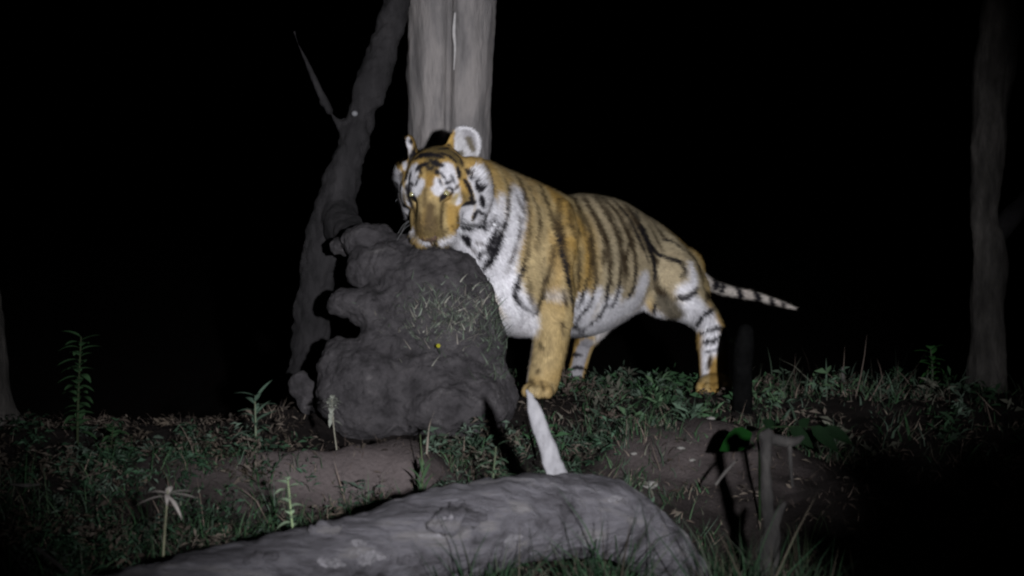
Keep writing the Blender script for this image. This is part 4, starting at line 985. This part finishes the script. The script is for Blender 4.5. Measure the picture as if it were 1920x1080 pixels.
 ('k','b',0.0107,[(562,521,864),(570,473,835),(580,450,806),(591,439,778),(602,437,751),(615,443,726),(629,454,703),(643,470,681),(659,493,662),(675,517,647),(692,528,635),(709,528,627),(724,523,620),(739,519,614),(753,518,611),(767,519,608),(779,521,605),(789,520,598),(798,516,589),(805,512,578),(810,506,566),(812,501,557),(810,495,549),(804,488,541),(798,482,534),(793,476,527)]),
 ('k','b',0.0095,[(706,602,712),(726,615,706),(747,622,700),(766,626,693),(782,626,684),(794,622,674),(805,614,662),(817,609,651)]),
 ('d','b',0.0082,[(664,632,794),(673,627,781),(682,626,768),(691,627,755),(701,628,742),(710,626,730),(718,622,717)]),
 ('d','b',0.0095,[(830,629,650),(845,629,636),(861,638,622),(877,654,608),(889,662,593),(893,635,578),(894,608,563),(894,588,547),(896,576,531)]),
 ('k','b',0.0107,[(769,452,431),(784,451,430),(800,452,428),(816,455,428),(830,459,434),(844,467,445),(857,479,459),(871,496,471)]),
 ('d','b',0.012,[(663,488,548),(665,491,528),(668,496,508),(672,499,490),(679,497,476),(690,489,466),(703,478,459),(716,470,451)]),
 ('k','b',0.008,[(663,493,395),(663,491,381),(663,492,366),(664,498,351)]),
 ('k','b',0.0108,[(885,570,284),(891,550,301),(898,538,316),(908,533,331),(921,538,342),(938,552,350),(957,573,357),(978,612,363)]),
 ('d','b',0.0095,[(919,533,414),(935,576,425),(957,677,432)]),
 ('k','b',0.0095,[(910,602,237),(925,590,245),(940,584,252),(955,583,258),(971,585,263),(988,590,266),(1005,600,267),(1023,621,268)]),
 ('k','b',0.0081,[(925,586,200),(943,577,205),(961,573,209),(979,574,214),(993,579,220),(1006,586,226),(1020,598,232)]),
 ('d','b',0.0067,[(954,552,126),(951,549,110),(948,545,94),(945,541,78),(941,538,62)]),
 ('T','B',0.0222,[(1185,1397,407),(1196,1388,394),(1204,1391,375),(1212,1411,353)]),
 ('T','B',0.0224,[(1304,1464,372),(1313,1464,355),(1320,1479,334)]),
 ('T','B',0.0165,[(1400,1525,333),(1405,1530,318),(1414,1552,302)]),
 ('T','B',0.0136,[(1470,1572,306),(1479,1582,290)]),
 ('T','B',0.0379,[(1060,1261,439)]),
 ('T','B',0.0205,[(1104,1312,427),(1099,1300,414),(1095,1300,400)]),
 ('E','B',0.0363,[(340,837,166),(333,853,145),(325,867,125),(318,872,105),(310,874,85),(304,873,66),(298,871,46),(293,866,26),(288,859,8),(284,852,-8),(280,842,-22),(277,807,-31),(274,788,-42),(271,772,-54)]),  # far hind leg greyed, its shade painted into the coat
 ('k','B',0.0084,[(269,904,90),(282,886,95),(299,876,94),(317,873,92)]),
 ('k','B',0.0084,[(264,874,20),(276,868,24),(290,866,26),(307,867,25),(326,876,22)]),
 ('k','B',0.0084,[(253,826,-27),(266,833,-24),(280,839,-23),(297,844,-25),(316,857,-29)]),
 ('d','B',0.0049,[(33,-172,96),(40,-194,89),(48,-213,81),(55,-229,73)]),
 ('d','B',0.0049,[(86,-216,87),(89,-228,77),(91,-241,67),(94,-251,56)]),
 ('k','H',0.0071,[(-336,-535,1177),(-321,-530,1173)]),
 ('k','H',0.0058,[(-308,-587,1147),(-296,-591,1137),(-284,-592,1127),(-275,-599,1114),(-270,-609,1099),(-265,-616,1084)]),
 ('k','H',0.0059,[(-478,-471,1169),(-484,-507,1156),(-491,-521,1142),(-497,-527,1128),(-502,-527,1113),(-508,-532,1098)]),
 ('k','H',0.0058,[(-421,-659,1084),(-411,-667,1072),(-402,-669,1072),(-393,-666,1084)]),
 ('k','H',0.0058,[(-255,-620,1070),(-248,-622,1059),(-241,-623,1049),(-234,-623,1038),(-227,-622,1028)]),
 ('d','B',0.0071,[(-179,-563,1088),(-171,-562,1074),(-163,-554,1059),(-155,-541,1044),(-149,-525,1029),(-145,-511,1014),(-144,-434,998),(-143,-439,984),(-141,-440,969)]),
 ('k','H',0.0071,[(-196,-559,888),(-187,-544,875),(-179,-520,861),(-174,-441,845),(-174,-430,829),(-177,-423,812),(-179,-416,796)]),
 ('k','H',0.0058,[(-236,-628,944),(-227,-616,938),(-218,-605,931),(-209,-592,925)]),
 ('o','b',0.032,[(978,529,64),(977,523,48),(973,493,35),(970,461,22),(967,441,8),(963,408,-6),(961,393,-21),(961,390,-38)]),
 ('d','B',0.0049,[(79,-158,271),(85,-164,261),(92,-169,252),(98,-172,242)]),
 ('d','B',0.0049,[(172,-170,371),(176,-169,357),(180,-166,343),(184,-164,329),(188,-160,315)]),
 ('d','B',0.0049,[(61,-182,125),(70,-182,137),(78,-182,150)]),
 ('d','b',0.0045,[(294,259,925),(302,224,908),(311,200,890),(320,183,872),(329,171,854),(338,163,838),(345,156,822),(351,151,807),(356,146,794),(361,143,780),(366,140,767),(371,139,753)]),
 ('d','b',0.0046,[(373,387,933),(382,331,918),(393,306,901),(404,291,885),(415,282,869),(426,275,852),(437,271,836),(446,267,821),(453,264,806),(460,261,792),(466,259,778),(471,257,764),(476,256,750),(481,255,736),(487,256,722)]),
 ('d','b',0.0045,[(248,216,926),(250,153,911),(252,117,896),(255,94,880),(258,78,865),(262,65,849),(265,56,833)]),
 ('d','b',0.0046,[(454,401,901),(463,379,885),(474,365,869),(485,357,853),(495,352,837),(506,349,821),(515,346,805),(522,344,790),(528,341,775),(533,339,761),(537,336,747),(541,334,733),(545,333,720),(549,333,706)]),
 ('d','b',0.0044,[(300,44,732),(303,41,713),(306,39,694),(309,39,675),(312,39,656),(315,40,639),(316,41,623),(317,41,608),(316,41,594),(316,42,581),(316,43,568),(316,44,554)]),
 ('d','b',0.0045,[(386,127,677),(394,131,656),(402,137,635),(409,143,614),(416,150,595),(420,155,577),(422,158,562),(423,161,548),(423,163,534),(424,167,520)]),
 ('d','b',0.0045,[(469,218,672),(475,221,654),(481,226,635),(487,232,616),(493,238,597),(496,243,580),(497,246,563),(497,247,547),(495,247,532),(493,248,517),(491,250,501)]),
 ('d','b',0.0047,[(535,428,847),(546,421,830),(558,419,812),(570,419,794),(582,422,776),(592,425,758),(601,428,741),(609,430,725),(614,431,709),(619,432,694),(623,433,678),(627,435,663),(632,440,647)]),
 ('d','b',0.0043,[(-50,-297,986),(-44,-296,972),(-37,-293,958),(-31,-289,944),(-25,-284,930),(-19,-279,916),(-12,-273,902),(-6,-268,888)]),
 ('d','b',0.0043,[(12,-158,1001),(20,-167,984),(29,-171,967),(38,-173,949),(46,-173,932),(54,-173,915),(61,-173,898),(66,-174,882),(70,-176,866),(72,-179,851),(74,-181,836),(75,-184,822),(76,-186,807),(78,-188,792)]),
 ('d','b',0.0042,[(-98,-332,1039),(-91,-336,1025),(-84,-337,1010),(-77,-336,996),(-69,-334,981),(-62,-329,967)]),
 ('k','b',0.0066,[(456,425,907),(467,403,893),(479,390,878),(491,383,864),(502,378,849),(513,375,833),(524,372,817),(535,370,800),(545,370,781),(555,371,763),(564,373,744),(573,376,726),(582,381,709),(590,386,693),(596,391,678),(602,396,664),(608,402,650),(613,408,636),(619,415,623),(625,424,608)]),
 ('d','b',0.0057,[(353,399,938),(361,319,924),(372,294,908),(383,278,893),(395,268,877),(406,260,861),(416,253,844),(426,248,826),(435,243,808),(444,240,789),(452,237,770),(460,236,751),(467,236,732),(473,235,714),(477,235,697),(482,235,679),(485,235,663),(487,236,646),(489,236,630),(491,237,616),(491,237,602),(491,236,589),(489,235,577),(488,234,565),(486,233,554),(485,233,541)]),
 ('d','b',0.005,[(290,290,935),(297,246,920),(305,219,904),(313,199,889),(321,185,873),(329,173,857),(336,164,841),(344,157,824),(351,151,807),(359,146,790),(366,143,772),(373,141,754),(379,140,737),(385,139,720),(390,138,704),(394,138,688),(397,137,673),(399,137,658),(402,138,642),(404,139,627),(407,141,612)]),
 ('k','b',0.0066,[(543,465,860),(552,456,846),(562,452,832),(572,451,818),(582,451,804),(592,453,789),(602,455,774),(611,457,759),(619,460,743),(626,462,726),(634,466,709),(641,471,692),(649,479,675),(657,488,658)]),
 ('d','b',0.0059,[(629,539,796),(638,538,779),(649,540,763),(659,545,747),(668,551,730),(677,556,714),(685,560,699),(692,561,684),(699,557,670),(705,550,655)]),
 ('f','H',0.0352,[(-447,-556,1153),(-433,-561,1159),(-419,-561,1164),(-405,-564,1168),(-390,-574,1167),(-374,-587,1163),(-357,-599,1157),(-341,-605,1150),(-326,-607,1144)]),
 ('f','H',0.0212,[(-492,-555,1112),(-486,-536,1126),(-480,-513,1140)]),
 ('f','H',0.021,[(-302,-609,1130),(-294,-615,1119),(-286,-618,1109),(-279,-619,1098)]),
 ('k','H',0.007,[(-481,-587,1112),(-468,-594,1122),(-454,-596,1132),(-440,-602,1137),(-425,-612,1139),(-409,-618,1140)]),
 ('k','H',0.007,[(-362,-625,1140),(-344,-628,1134),(-327,-627,1129),(-314,-628,1122),(-305,-631,1112),(-297,-632,1102)]),
 ('k','H',0.0058,[(-408,-646,1112),(-398,-656,1100),(-389,-658,1100),(-380,-651,1112)]),
 ('k','H',0.0058,[(-452,-650,1070),(-448,-657,1058),(-444,-663,1047)]),
 ('k','H',0.0058,[(-355,-678,1051),(-348,-680,1040),(-341,-683,1028)]),
 ('k','H',0.0052,[(-314,-667,1042),(-307,-667,1028),(-300,-668,1014)]),
 ('k','H',0.0058,[(-491,-616,1060),(-493,-617,1048),(-495,-617,1035),(-498,-616,1023)]),
 ('o','b',0.0176,[(1025,644,287),(1027,630,271),(1029,621,254),(1030,613,237),(1032,607,219),(1033,603,202),(1034,599,185),(1035,595,168),(1036,590,151),(1036,586,132),(1036,580,113),(1036,572,94),(1035,562,74),(1034,553,55),(1033,544,35)]),
 ('t','b',0.0299,[(923,615,461),(932,619,445),(941,620,429),(950,618,414),(959,615,398),(968,613,382),(977,615,366)]),
 ('t','b',0.019,[(869,569,573),(879,571,559),(889,575,546),(900,585,531),(913,609,516),(927,646,500),(939,660,485)]),
 ('k','b',0.0081,[(920,589,192),(934,579,197),(949,574,200),(964,572,205),(979,573,211),(995,579,218),(1012,589,225)]),
 ('k','b',0.0068,[(928,569,141),(945,560,146),(962,557,150),(978,558,155),(991,561,159),(1004,566,162)]),
 ('k','H',0.004,[(-388,-722,776),(-389,-695,761),(-393,-620,743)]),
 ('k','H',0.004,[(-452,-688,760),(-440,-686,753),(-428,-678,747),(-414,-667,745),(-399,-645,746),(-382,-678,747),(-366,-692,745),(-351,-697,746),(-336,-700,753),(-322,-697,761)]),
 ('d','H',0.0023,[(-450,-726,813),(-446,-731,812),(-443,-734,811)]),
 ('d','H',0.0023,[(-436,-737,799),(-432,-739,798),(-428,-740,797)]),
 ('d','H',0.0023,[(-331,-708,817),(-328,-707,815),(-324,-705,814)]),
 ('d','H',0.0023,[(-313,-692,825),(-310,-689,824),(-306,-685,823)]),
 ('d','H',0.0023,[(-340,-716,799),(-337,-715,797),(-333,-714,796)]),
 ('d','H',0.0023,[(-304,-687,807),(-301,-682,805),(-298,-675,804)]),
]

TONE = {'k': (.010, .009, .011), 'd': (.034, .022, .011), 'w': (.63, .615, .635), 'o': (.24, .145, .04), 'n': (.085, .057, .026),
        't': (.30, .235, .12), 'e': (.37, .36, .365), 'g': (.10, .085, .06), 'T': (.012, .011, .014), 'f': (.105, .075, .030), 'E': (.25, .24, .25)}

def coat(co, nr):
    """coat colour for points on the tiger's skin: ground tones, white, then the stripes"""
    p = co - np.array(TG)
    s = -(p @ np.array(HD)); l = p @ np.array(LF); z = p[:, 2]
    h = (co - np.array(HEAD_C)) @ np.array(HEAD_R) / HEAD_K
    n = len(co)
    ochre, pale, tan, white = np.array((.330, .208, .060)), np.array((.395, .303, .150)), np.array((.355, .300, .200)), np.array((.62, .605, .62))
    q = np.stack([s * 9, l * 9, z * 2.5], 1)
    mot = np.array([noise.noise(Vector(v)) + .5 * noise.noise(Vector(v) * 2.7) for v in q])
    mot = (sstep(-.35, .45, mot) * .85 * sstep(1.35, 1.0, z + .15 * (s < -.35)))[:, None]
    mot = np.maximum(mot, (.62 * (1 - sstep(.38, .55, z)) * sstep(.04, .2, z) * (s < .5))[:, None])
    orange = ochre * (1 - mot) + pale * mot
    w_tan = sstep(.2, .38, s) * (1 - sstep(.95, 1.2, s)) * sstep(.3, .5, z) * 0.85
    w_tan = np.maximum(w_tan, sstep(-.35, -.2, s) * (1 - sstep(-.1, .02, s)) * 0.25)
    c = orange * (1 - w_tan)[:, None] + tan * w_tan[:, None]
    under = sstep(-.25, -.75, nr[:, 2]) * sstep(.12, .22, z) * (1 - sstep(1.3, 1.4, s)) * (s > -.35)
    inner = sstep(.35, .8, -np.sign(l) * (nr @ np.array(LF))) * (np.abs(l) < .22) * (z < .42) * (z > .06) * (s > -.3) * (s < 1.3)
    wt = np.clip(np.maximum(under, inner * .8), 0, 1)
    tl = (s > 1.42) & (np.abs(l) < 2)
    wt = np.where(tl & (z > .25) , 0.60, wt)
    # back of the ears black with a pale spot, chin and lips white
    chin = sstep(-.06, -.085, h[:, 2]) * (h[:, 1] > .02) * (np.abs(h[:, 0]) < .12)
    wt = np.maximum(wt, chin)
    c = c * (1 - wt)[:, None] + white * wt[:, None]
    fd = np.array(HEAD_R @ Vector((0, 1, 0)))
    lev = (co - np.array(HEAD_C)) @ np.array(Matrix.Rotation(math.pi - HEAD_YAW, 3, 'Z')) / HEAD_K
    eb = sstep(.09, .105, lev[:, 2]) * (np.abs(lev[:, 0]) > .05) * (lev[:, 1] < .0) * (lev[:, 1] > -.2) * sstep(-.1, -.4, nr[:, 1] * -1)
    c = c * (1 - eb)[:, None] + np.array((.02, .018, .018)) * eb[:, None]
    HR = np.array(HEAD_R); HC = np.array(HEAD_C) - np.array(TG); lf = np.array(LF)
    order = {'w': 0, 'e': 0, 'o': 1, 'f': 1, 'E': 1, 'n': 1, 't': 1, 'g': 2, 'd': 3, 'k': 4, 'T': 4}
    for tone, reg, hw, pts in sorted(MARKS, key=lambda m: order[m[0]]):
        q0 = np.array(pts, dtype=float) / 1000.0
        sets = [q0]
        if reg == 'h':
            hh = (q0 - HC) @ HR; hh[:, 0] *= -1; sets.append(hh @ HR.T + HC)
        elif reg == 'b':
            sets.append(q0 - 2 * np.outer(q0 @ lf, lf))
        col = np.array(TONE[tone]) * (.82 if tone == 'w' and reg in 'hH' else 1.0)
        soft = .020 if tone in 'fn' else .024 if tone in 'wg' and reg in 'bB' else (.009 if tone in 'wnegotfE' else (.013 if tone == 'd' and reg in 'bB' else .0075))
        hw = hw * {'w': 1.25, 'd': 1.9 if reg in 'bB' else 1.4, 'k': 1.35}.get(tone, 1.0)
        for q in sets:
            lo, hi = q.min(0) - hw - soft - .01, q.max(0) + hw + soft + .01
            idx = np.nonzero(((p > lo) & (p < hi)).all(1))[0]
            if not len(idx): continue
            pp = p[idx]
            m = len(q)
            best = np.full(len(idx), 9.0)
            for i in range(m - 1):
                a, d = q[i], q[i + 1] - q[i]
                t = np.clip(((pp - a) @ d) / max(d @ d, 1e-9), 0, 1)
                dist = np.linalg.norm(pp - a - t[:, None] * d, axis=1)
                w = (i + t) / (m - 1)
                tap = 1.0 if tone in 'wegnotTfE' else 0.45 + 0.55 * np.sqrt(np.clip(np.sin(np.pi * np.clip(w, .02, .98)), 0, 1))
                best = np.minimum(best, dist - hw * tap)
            if m == 1: best = np.linalg.norm(pp - q[0], axis=1) - hw
            jit = np.array([noise.noise(Vector(v) * 70.0) * .0035 + (noise.noise(Vector(v) * 24.0) * .006 if tone in 'dk' and reg in 'bB' else 0.0) for v in pp])
            al = 1 - sstep(-soft, soft, best + jit)
            if tone == 'd': al = al * (.88 if reg in 'hH' else .90 + .25 * np.clip(np.array([noise.noise(Vector(v) * 15.0 + Vector((3, 3, 3))) for v in pp]), -.9, .5))
            c[idx] = c[idx] * (1 - al)[:, None] + col * al[:, None]
    return c

def build_tiger():
    root = empty('tiger', TG, 'striped orange and white tiger standing behind the boulder with its head turned to face us', 'tiger')
    me = tiger_surface()
    co, nr = coords(me), normals(me)
    # fine lie of the coat
    cols = coat(co, nr)
    me.vertices.foreach_set('co', (co - np.array(TG)).astype(np.float32).ravel())
    me.shade_smooth(); me.name = 'body'
    set_color(me, cols)
    fur_mat = mat_attr('tiger_coat', rough=.75, spec=.12, sheen=.0)
    me.materials.append(fur_mat)
    link(bpy.data.objects.new('body', me), root)
    # fur: short tapering hairs that lie along the body
    me.calc_loop_triangles()
    nt = len(me.loop_triangles)
    tri = np.empty(nt * 3, dtype=np.int32); me.loop_triangles.foreach_get('vertices', tri); tri = tri.reshape(-1, 3)
    A, B, C_ = co[tri[:, 0]], co[tri[:, 1]], co[tri[:, 2]]
    area = np.linalg.norm(np.cross(B - A, C_ - A), axis=1) / 2
    N = 230000
    pick = rng.choice(nt, N, p=area / area.sum())
    u, v = rng.random(N), rng.random(N)
    f = u + v > 1; u[f], v[f] = 1 - u[f], 1 - v[f]
    w = 1 - u - v
    root_p = A[pick] * w[:, None] + B[pick] * u[:, None] + C_[pick] * v[:, None]
    nn = nr[tri[pick, 0]] * w[:, None] + nr[tri[pick, 1]] * u[:, None] + nr[tri[pick, 2]] * v[:, None]
    nn /= np.linalg.norm(nn, axis=1)[:, None] + 1e-9
    cc = cols[tri[pick, 0]] * w[:, None] + cols[tri[pick, 1]] * u[:, None] + cols[tri[pick, 2]] * v[:, None]
    h = (root_p - np.array(HEAD_C)) @ np.array(HEAD_R) / HEAD_K
    rh = np.linalg.norm(h / np.array((.2, .24, .2)), axis=1)
    p = root_p - np.array(TG); s = -(p @ np.array(HD)); z = p[:, 2]
    flow = np.tile(-np.array(HD) * .75 + np.array((0, 0, -.55)), (N, 1))
    leg = (z < .34)[:, None]
    flow = np.where(leg, np.array((0.05, .1, -1.0)), flow)
    face = root_p - np.array(hd(0, .22, -.01))
    face /= np.linalg.norm(face, axis=1)[:, None]
    wf = (1 - sstep(.9, 1.25, rh))[:, None]
    flow = flow * (1 - wf) + face * wf
    tail = (s > 1.42)[:, None]
    flow = np.where(tail, np.array((.85, .45, -.25)), flow)
    flow += rng.normal(0, .22, (N, 3))
    tng = flow - nn * (flow * nn).sum(1)[:, None]
    tng /= np.linalg.norm(tng, axis=1)[:, None] + 1e-9
    ln = np.full(N, .029)
    ln = np.where(rh < 1.0, .010, ln)
    ruff = (np.abs(h[:, 0]) > .09) & (h[:, 1] < .02) & (h[:, 1] > -.16) & (h[:, 2] < .05) & (h[:, 2] > -.25)
    ln = np.where(ruff, .034, ln)
    lev = (root_p - np.array(HEAD_C)) @ np.array(Matrix.Rotation(math.pi - HEAD_YAW, 3, 'Z')) / HEAD_K
    ears = (lev[:, 2] > .09) & (np.abs(lev[:, 0]) > .05) & (np.abs(lev[:, 0]) < .24) & (lev[:, 1] < 0)
    ln = np.where(ears, .014, ln)
    ln = np.where((nr[tri[pick, 0], 2] < -.3) & (z > .2) & (s > -.3) & (s < 1.2), .034, ln)
    ln = np.where(z < .16, .012, ln)
    ln *= rng.uniform(.6, 1.25, N)
    lift = rng.uniform(.10, .46, N)
    d = tng * np.cos(lift)[:, None] + nn * np.sin(lift)[:, None]
    wv = np.cross(d, nn); wv /= np.linalg.norm(wv, axis=1)[:, None] + 1e-9
    hw = (rng.uniform(.0012, .0026, N))[:, None]
    r0 = root_p - nn * .001 - np.array(TG)
    tip = r0 + d * ln[:, None]
    V = np.stack([r0 - wv * hw, r0 + wv * hw, tip], 1).reshape(-1, 3)
    F = np.arange(N * 3).reshape(-1, 3)
    ng = np.cross(V[1::3] - V[0::3], V[2::3] - V[0::3])
    flip = (ng * nn).sum(1) < 0
    F[flip] = F[flip][:, [0, 2, 1]]
    fm = bpy.data.meshes.new('fur')
    fm.vertices.add(N * 3); fm.vertices.foreach_set('co', V.astype(np.float32).ravel())
    fm.loops.add(N * 3); fm.loops.foreach_set('vertex_index', F.astype(np.int32).ravel())
    fm.polygons.add(N); fm.polygons.foreach_set('loop_start', np.arange(0, N * 3, 3, dtype=np.int32))
    fm.update(); fm.validate()
    clump = np.array([noise.noise(Vector(v) * 42.0) for v in root_p])
    cj = np.clip(cc * (rng.uniform(.75, 1.25, N) * (1 + .38 * clump))[:, None], 0, .78)
    set_color(fm, np.repeat(cj, 3, axis=0))
    fm.shade_smooth()
    fm.normals_split_custom_set_from_vertices(np.repeat(nn, 3, axis=0).tolist())
    fm.materials.append(fur_mat)
    fo = link(bpy.data.objects.new('fur', fm), root)
    tag(fo, kind='stuff')
    # eyes
    iris = mat_plain('amber_eye', (.30, .27, .13), rough=.08, spec=.6, coat=1.0)
    pupil = mat_plain('pupil', (.004, .004, .004), rough=.05, spec=.6, coat=1.0)
    bvh = BVHTree.FromPolygons([Vector(c) for c in co[::1]], [tuple(t) for t in tri])
    nose_m = mat_noise('nose_leather', [(.035, .02, .025), (.09, .05, .055)], scale=60, rough=.45, bump=.3, bump_scale=200, spec=.4, dist=.002)
    for sx in (-1, 1):
        e0 = hd(sx * .068, .30, .068)
        dr = HEAD_R @ Vector((0, -1, 0))
        hit = bvh.ray_cast(e0, dr, 1.0)
        c = hit[0] + dr * .0105
        V_, F_ = ellipsoid(c, (.0140, .0140, .0140), HEAD_R, 18, 12)
        eye = mesh_obj('eye', V_, F_, iris, root)
        V_, F_ = ellipsoid(c - dr * .0090 , (.0075, .0075, .0075), HEAD_R, 12, 8)
        mesh_obj('pupil', [Vector(q) - TG for q in V_], F_, pupil, eye, origin=(0, 0, 0))
    # nose pad: broad wedge with two nostril wings
    b = Bag()
    e0 = hd(0, .5, -.020); hit = bvh.ray_cast(e0, HEAD_R @ Vector((0, -1, 0)), 1.0)
    yh = ((HEAD_R.transposed() @ (hit[0] - HEAD_C)) / HEAD_K).y
    b.add(hell((0, yh - .004, -.014), (.036, .015, .019)))
    b.add(hell((-.018, yh - .006, -.020), (.016, .013, .013))); b.add(hell((.018, yh - .006, -.020), (.016, .013, .013)))
    b.add(hell((0, yh - .012, -.040), (.006, .012, .022)))
    nm = remesh(b, .003, 3)
    nm.materials.append(nose_m); nm.shade_smooth(); nm.name = 'nose'
    nm.vertices.foreach_set('co', (coords(nm) - np.array(TG)).astype(np.float32).ravel())
    link(bpy.data.objects.new('nose', nm), root)
    # whiskers
    wm = mat_plain('whisker', (.15, .15, .15), rough=.4)
    for sx in (-1, 1):
        for k in range(3):
            y0 = .175 - .016 * (k % 4); z0 = -.035 - .013 * (k // 2)
            hit = bvh.ray_cast(hd(sx * .3, y0, z0), HEAD_R @ Vector((-sx, 0, 0)), 1.0)
            if hit[0] is None: continue
            st = hit[0]
            dv = HEAD_R @ Vector((sx * 1.0, -.25 + rnd.uniform(-.15, .2), -.45 + .12 * k + rnd.uniform(-.1, .1))).normalized()
            L_ = rnd.uniform(.05, .09)
            keys = [(st + dv * (L_ * t) + Vector((0, 0, -.05 * t * t)), .0003 * (1 - .8 * t)) for t in (0, .33, .66, 1)]
            V_, F_ = loft(keys, 8, 5)
            mesh_obj('whisker', V_, F_, wm, root)
    return root

build_tiger()
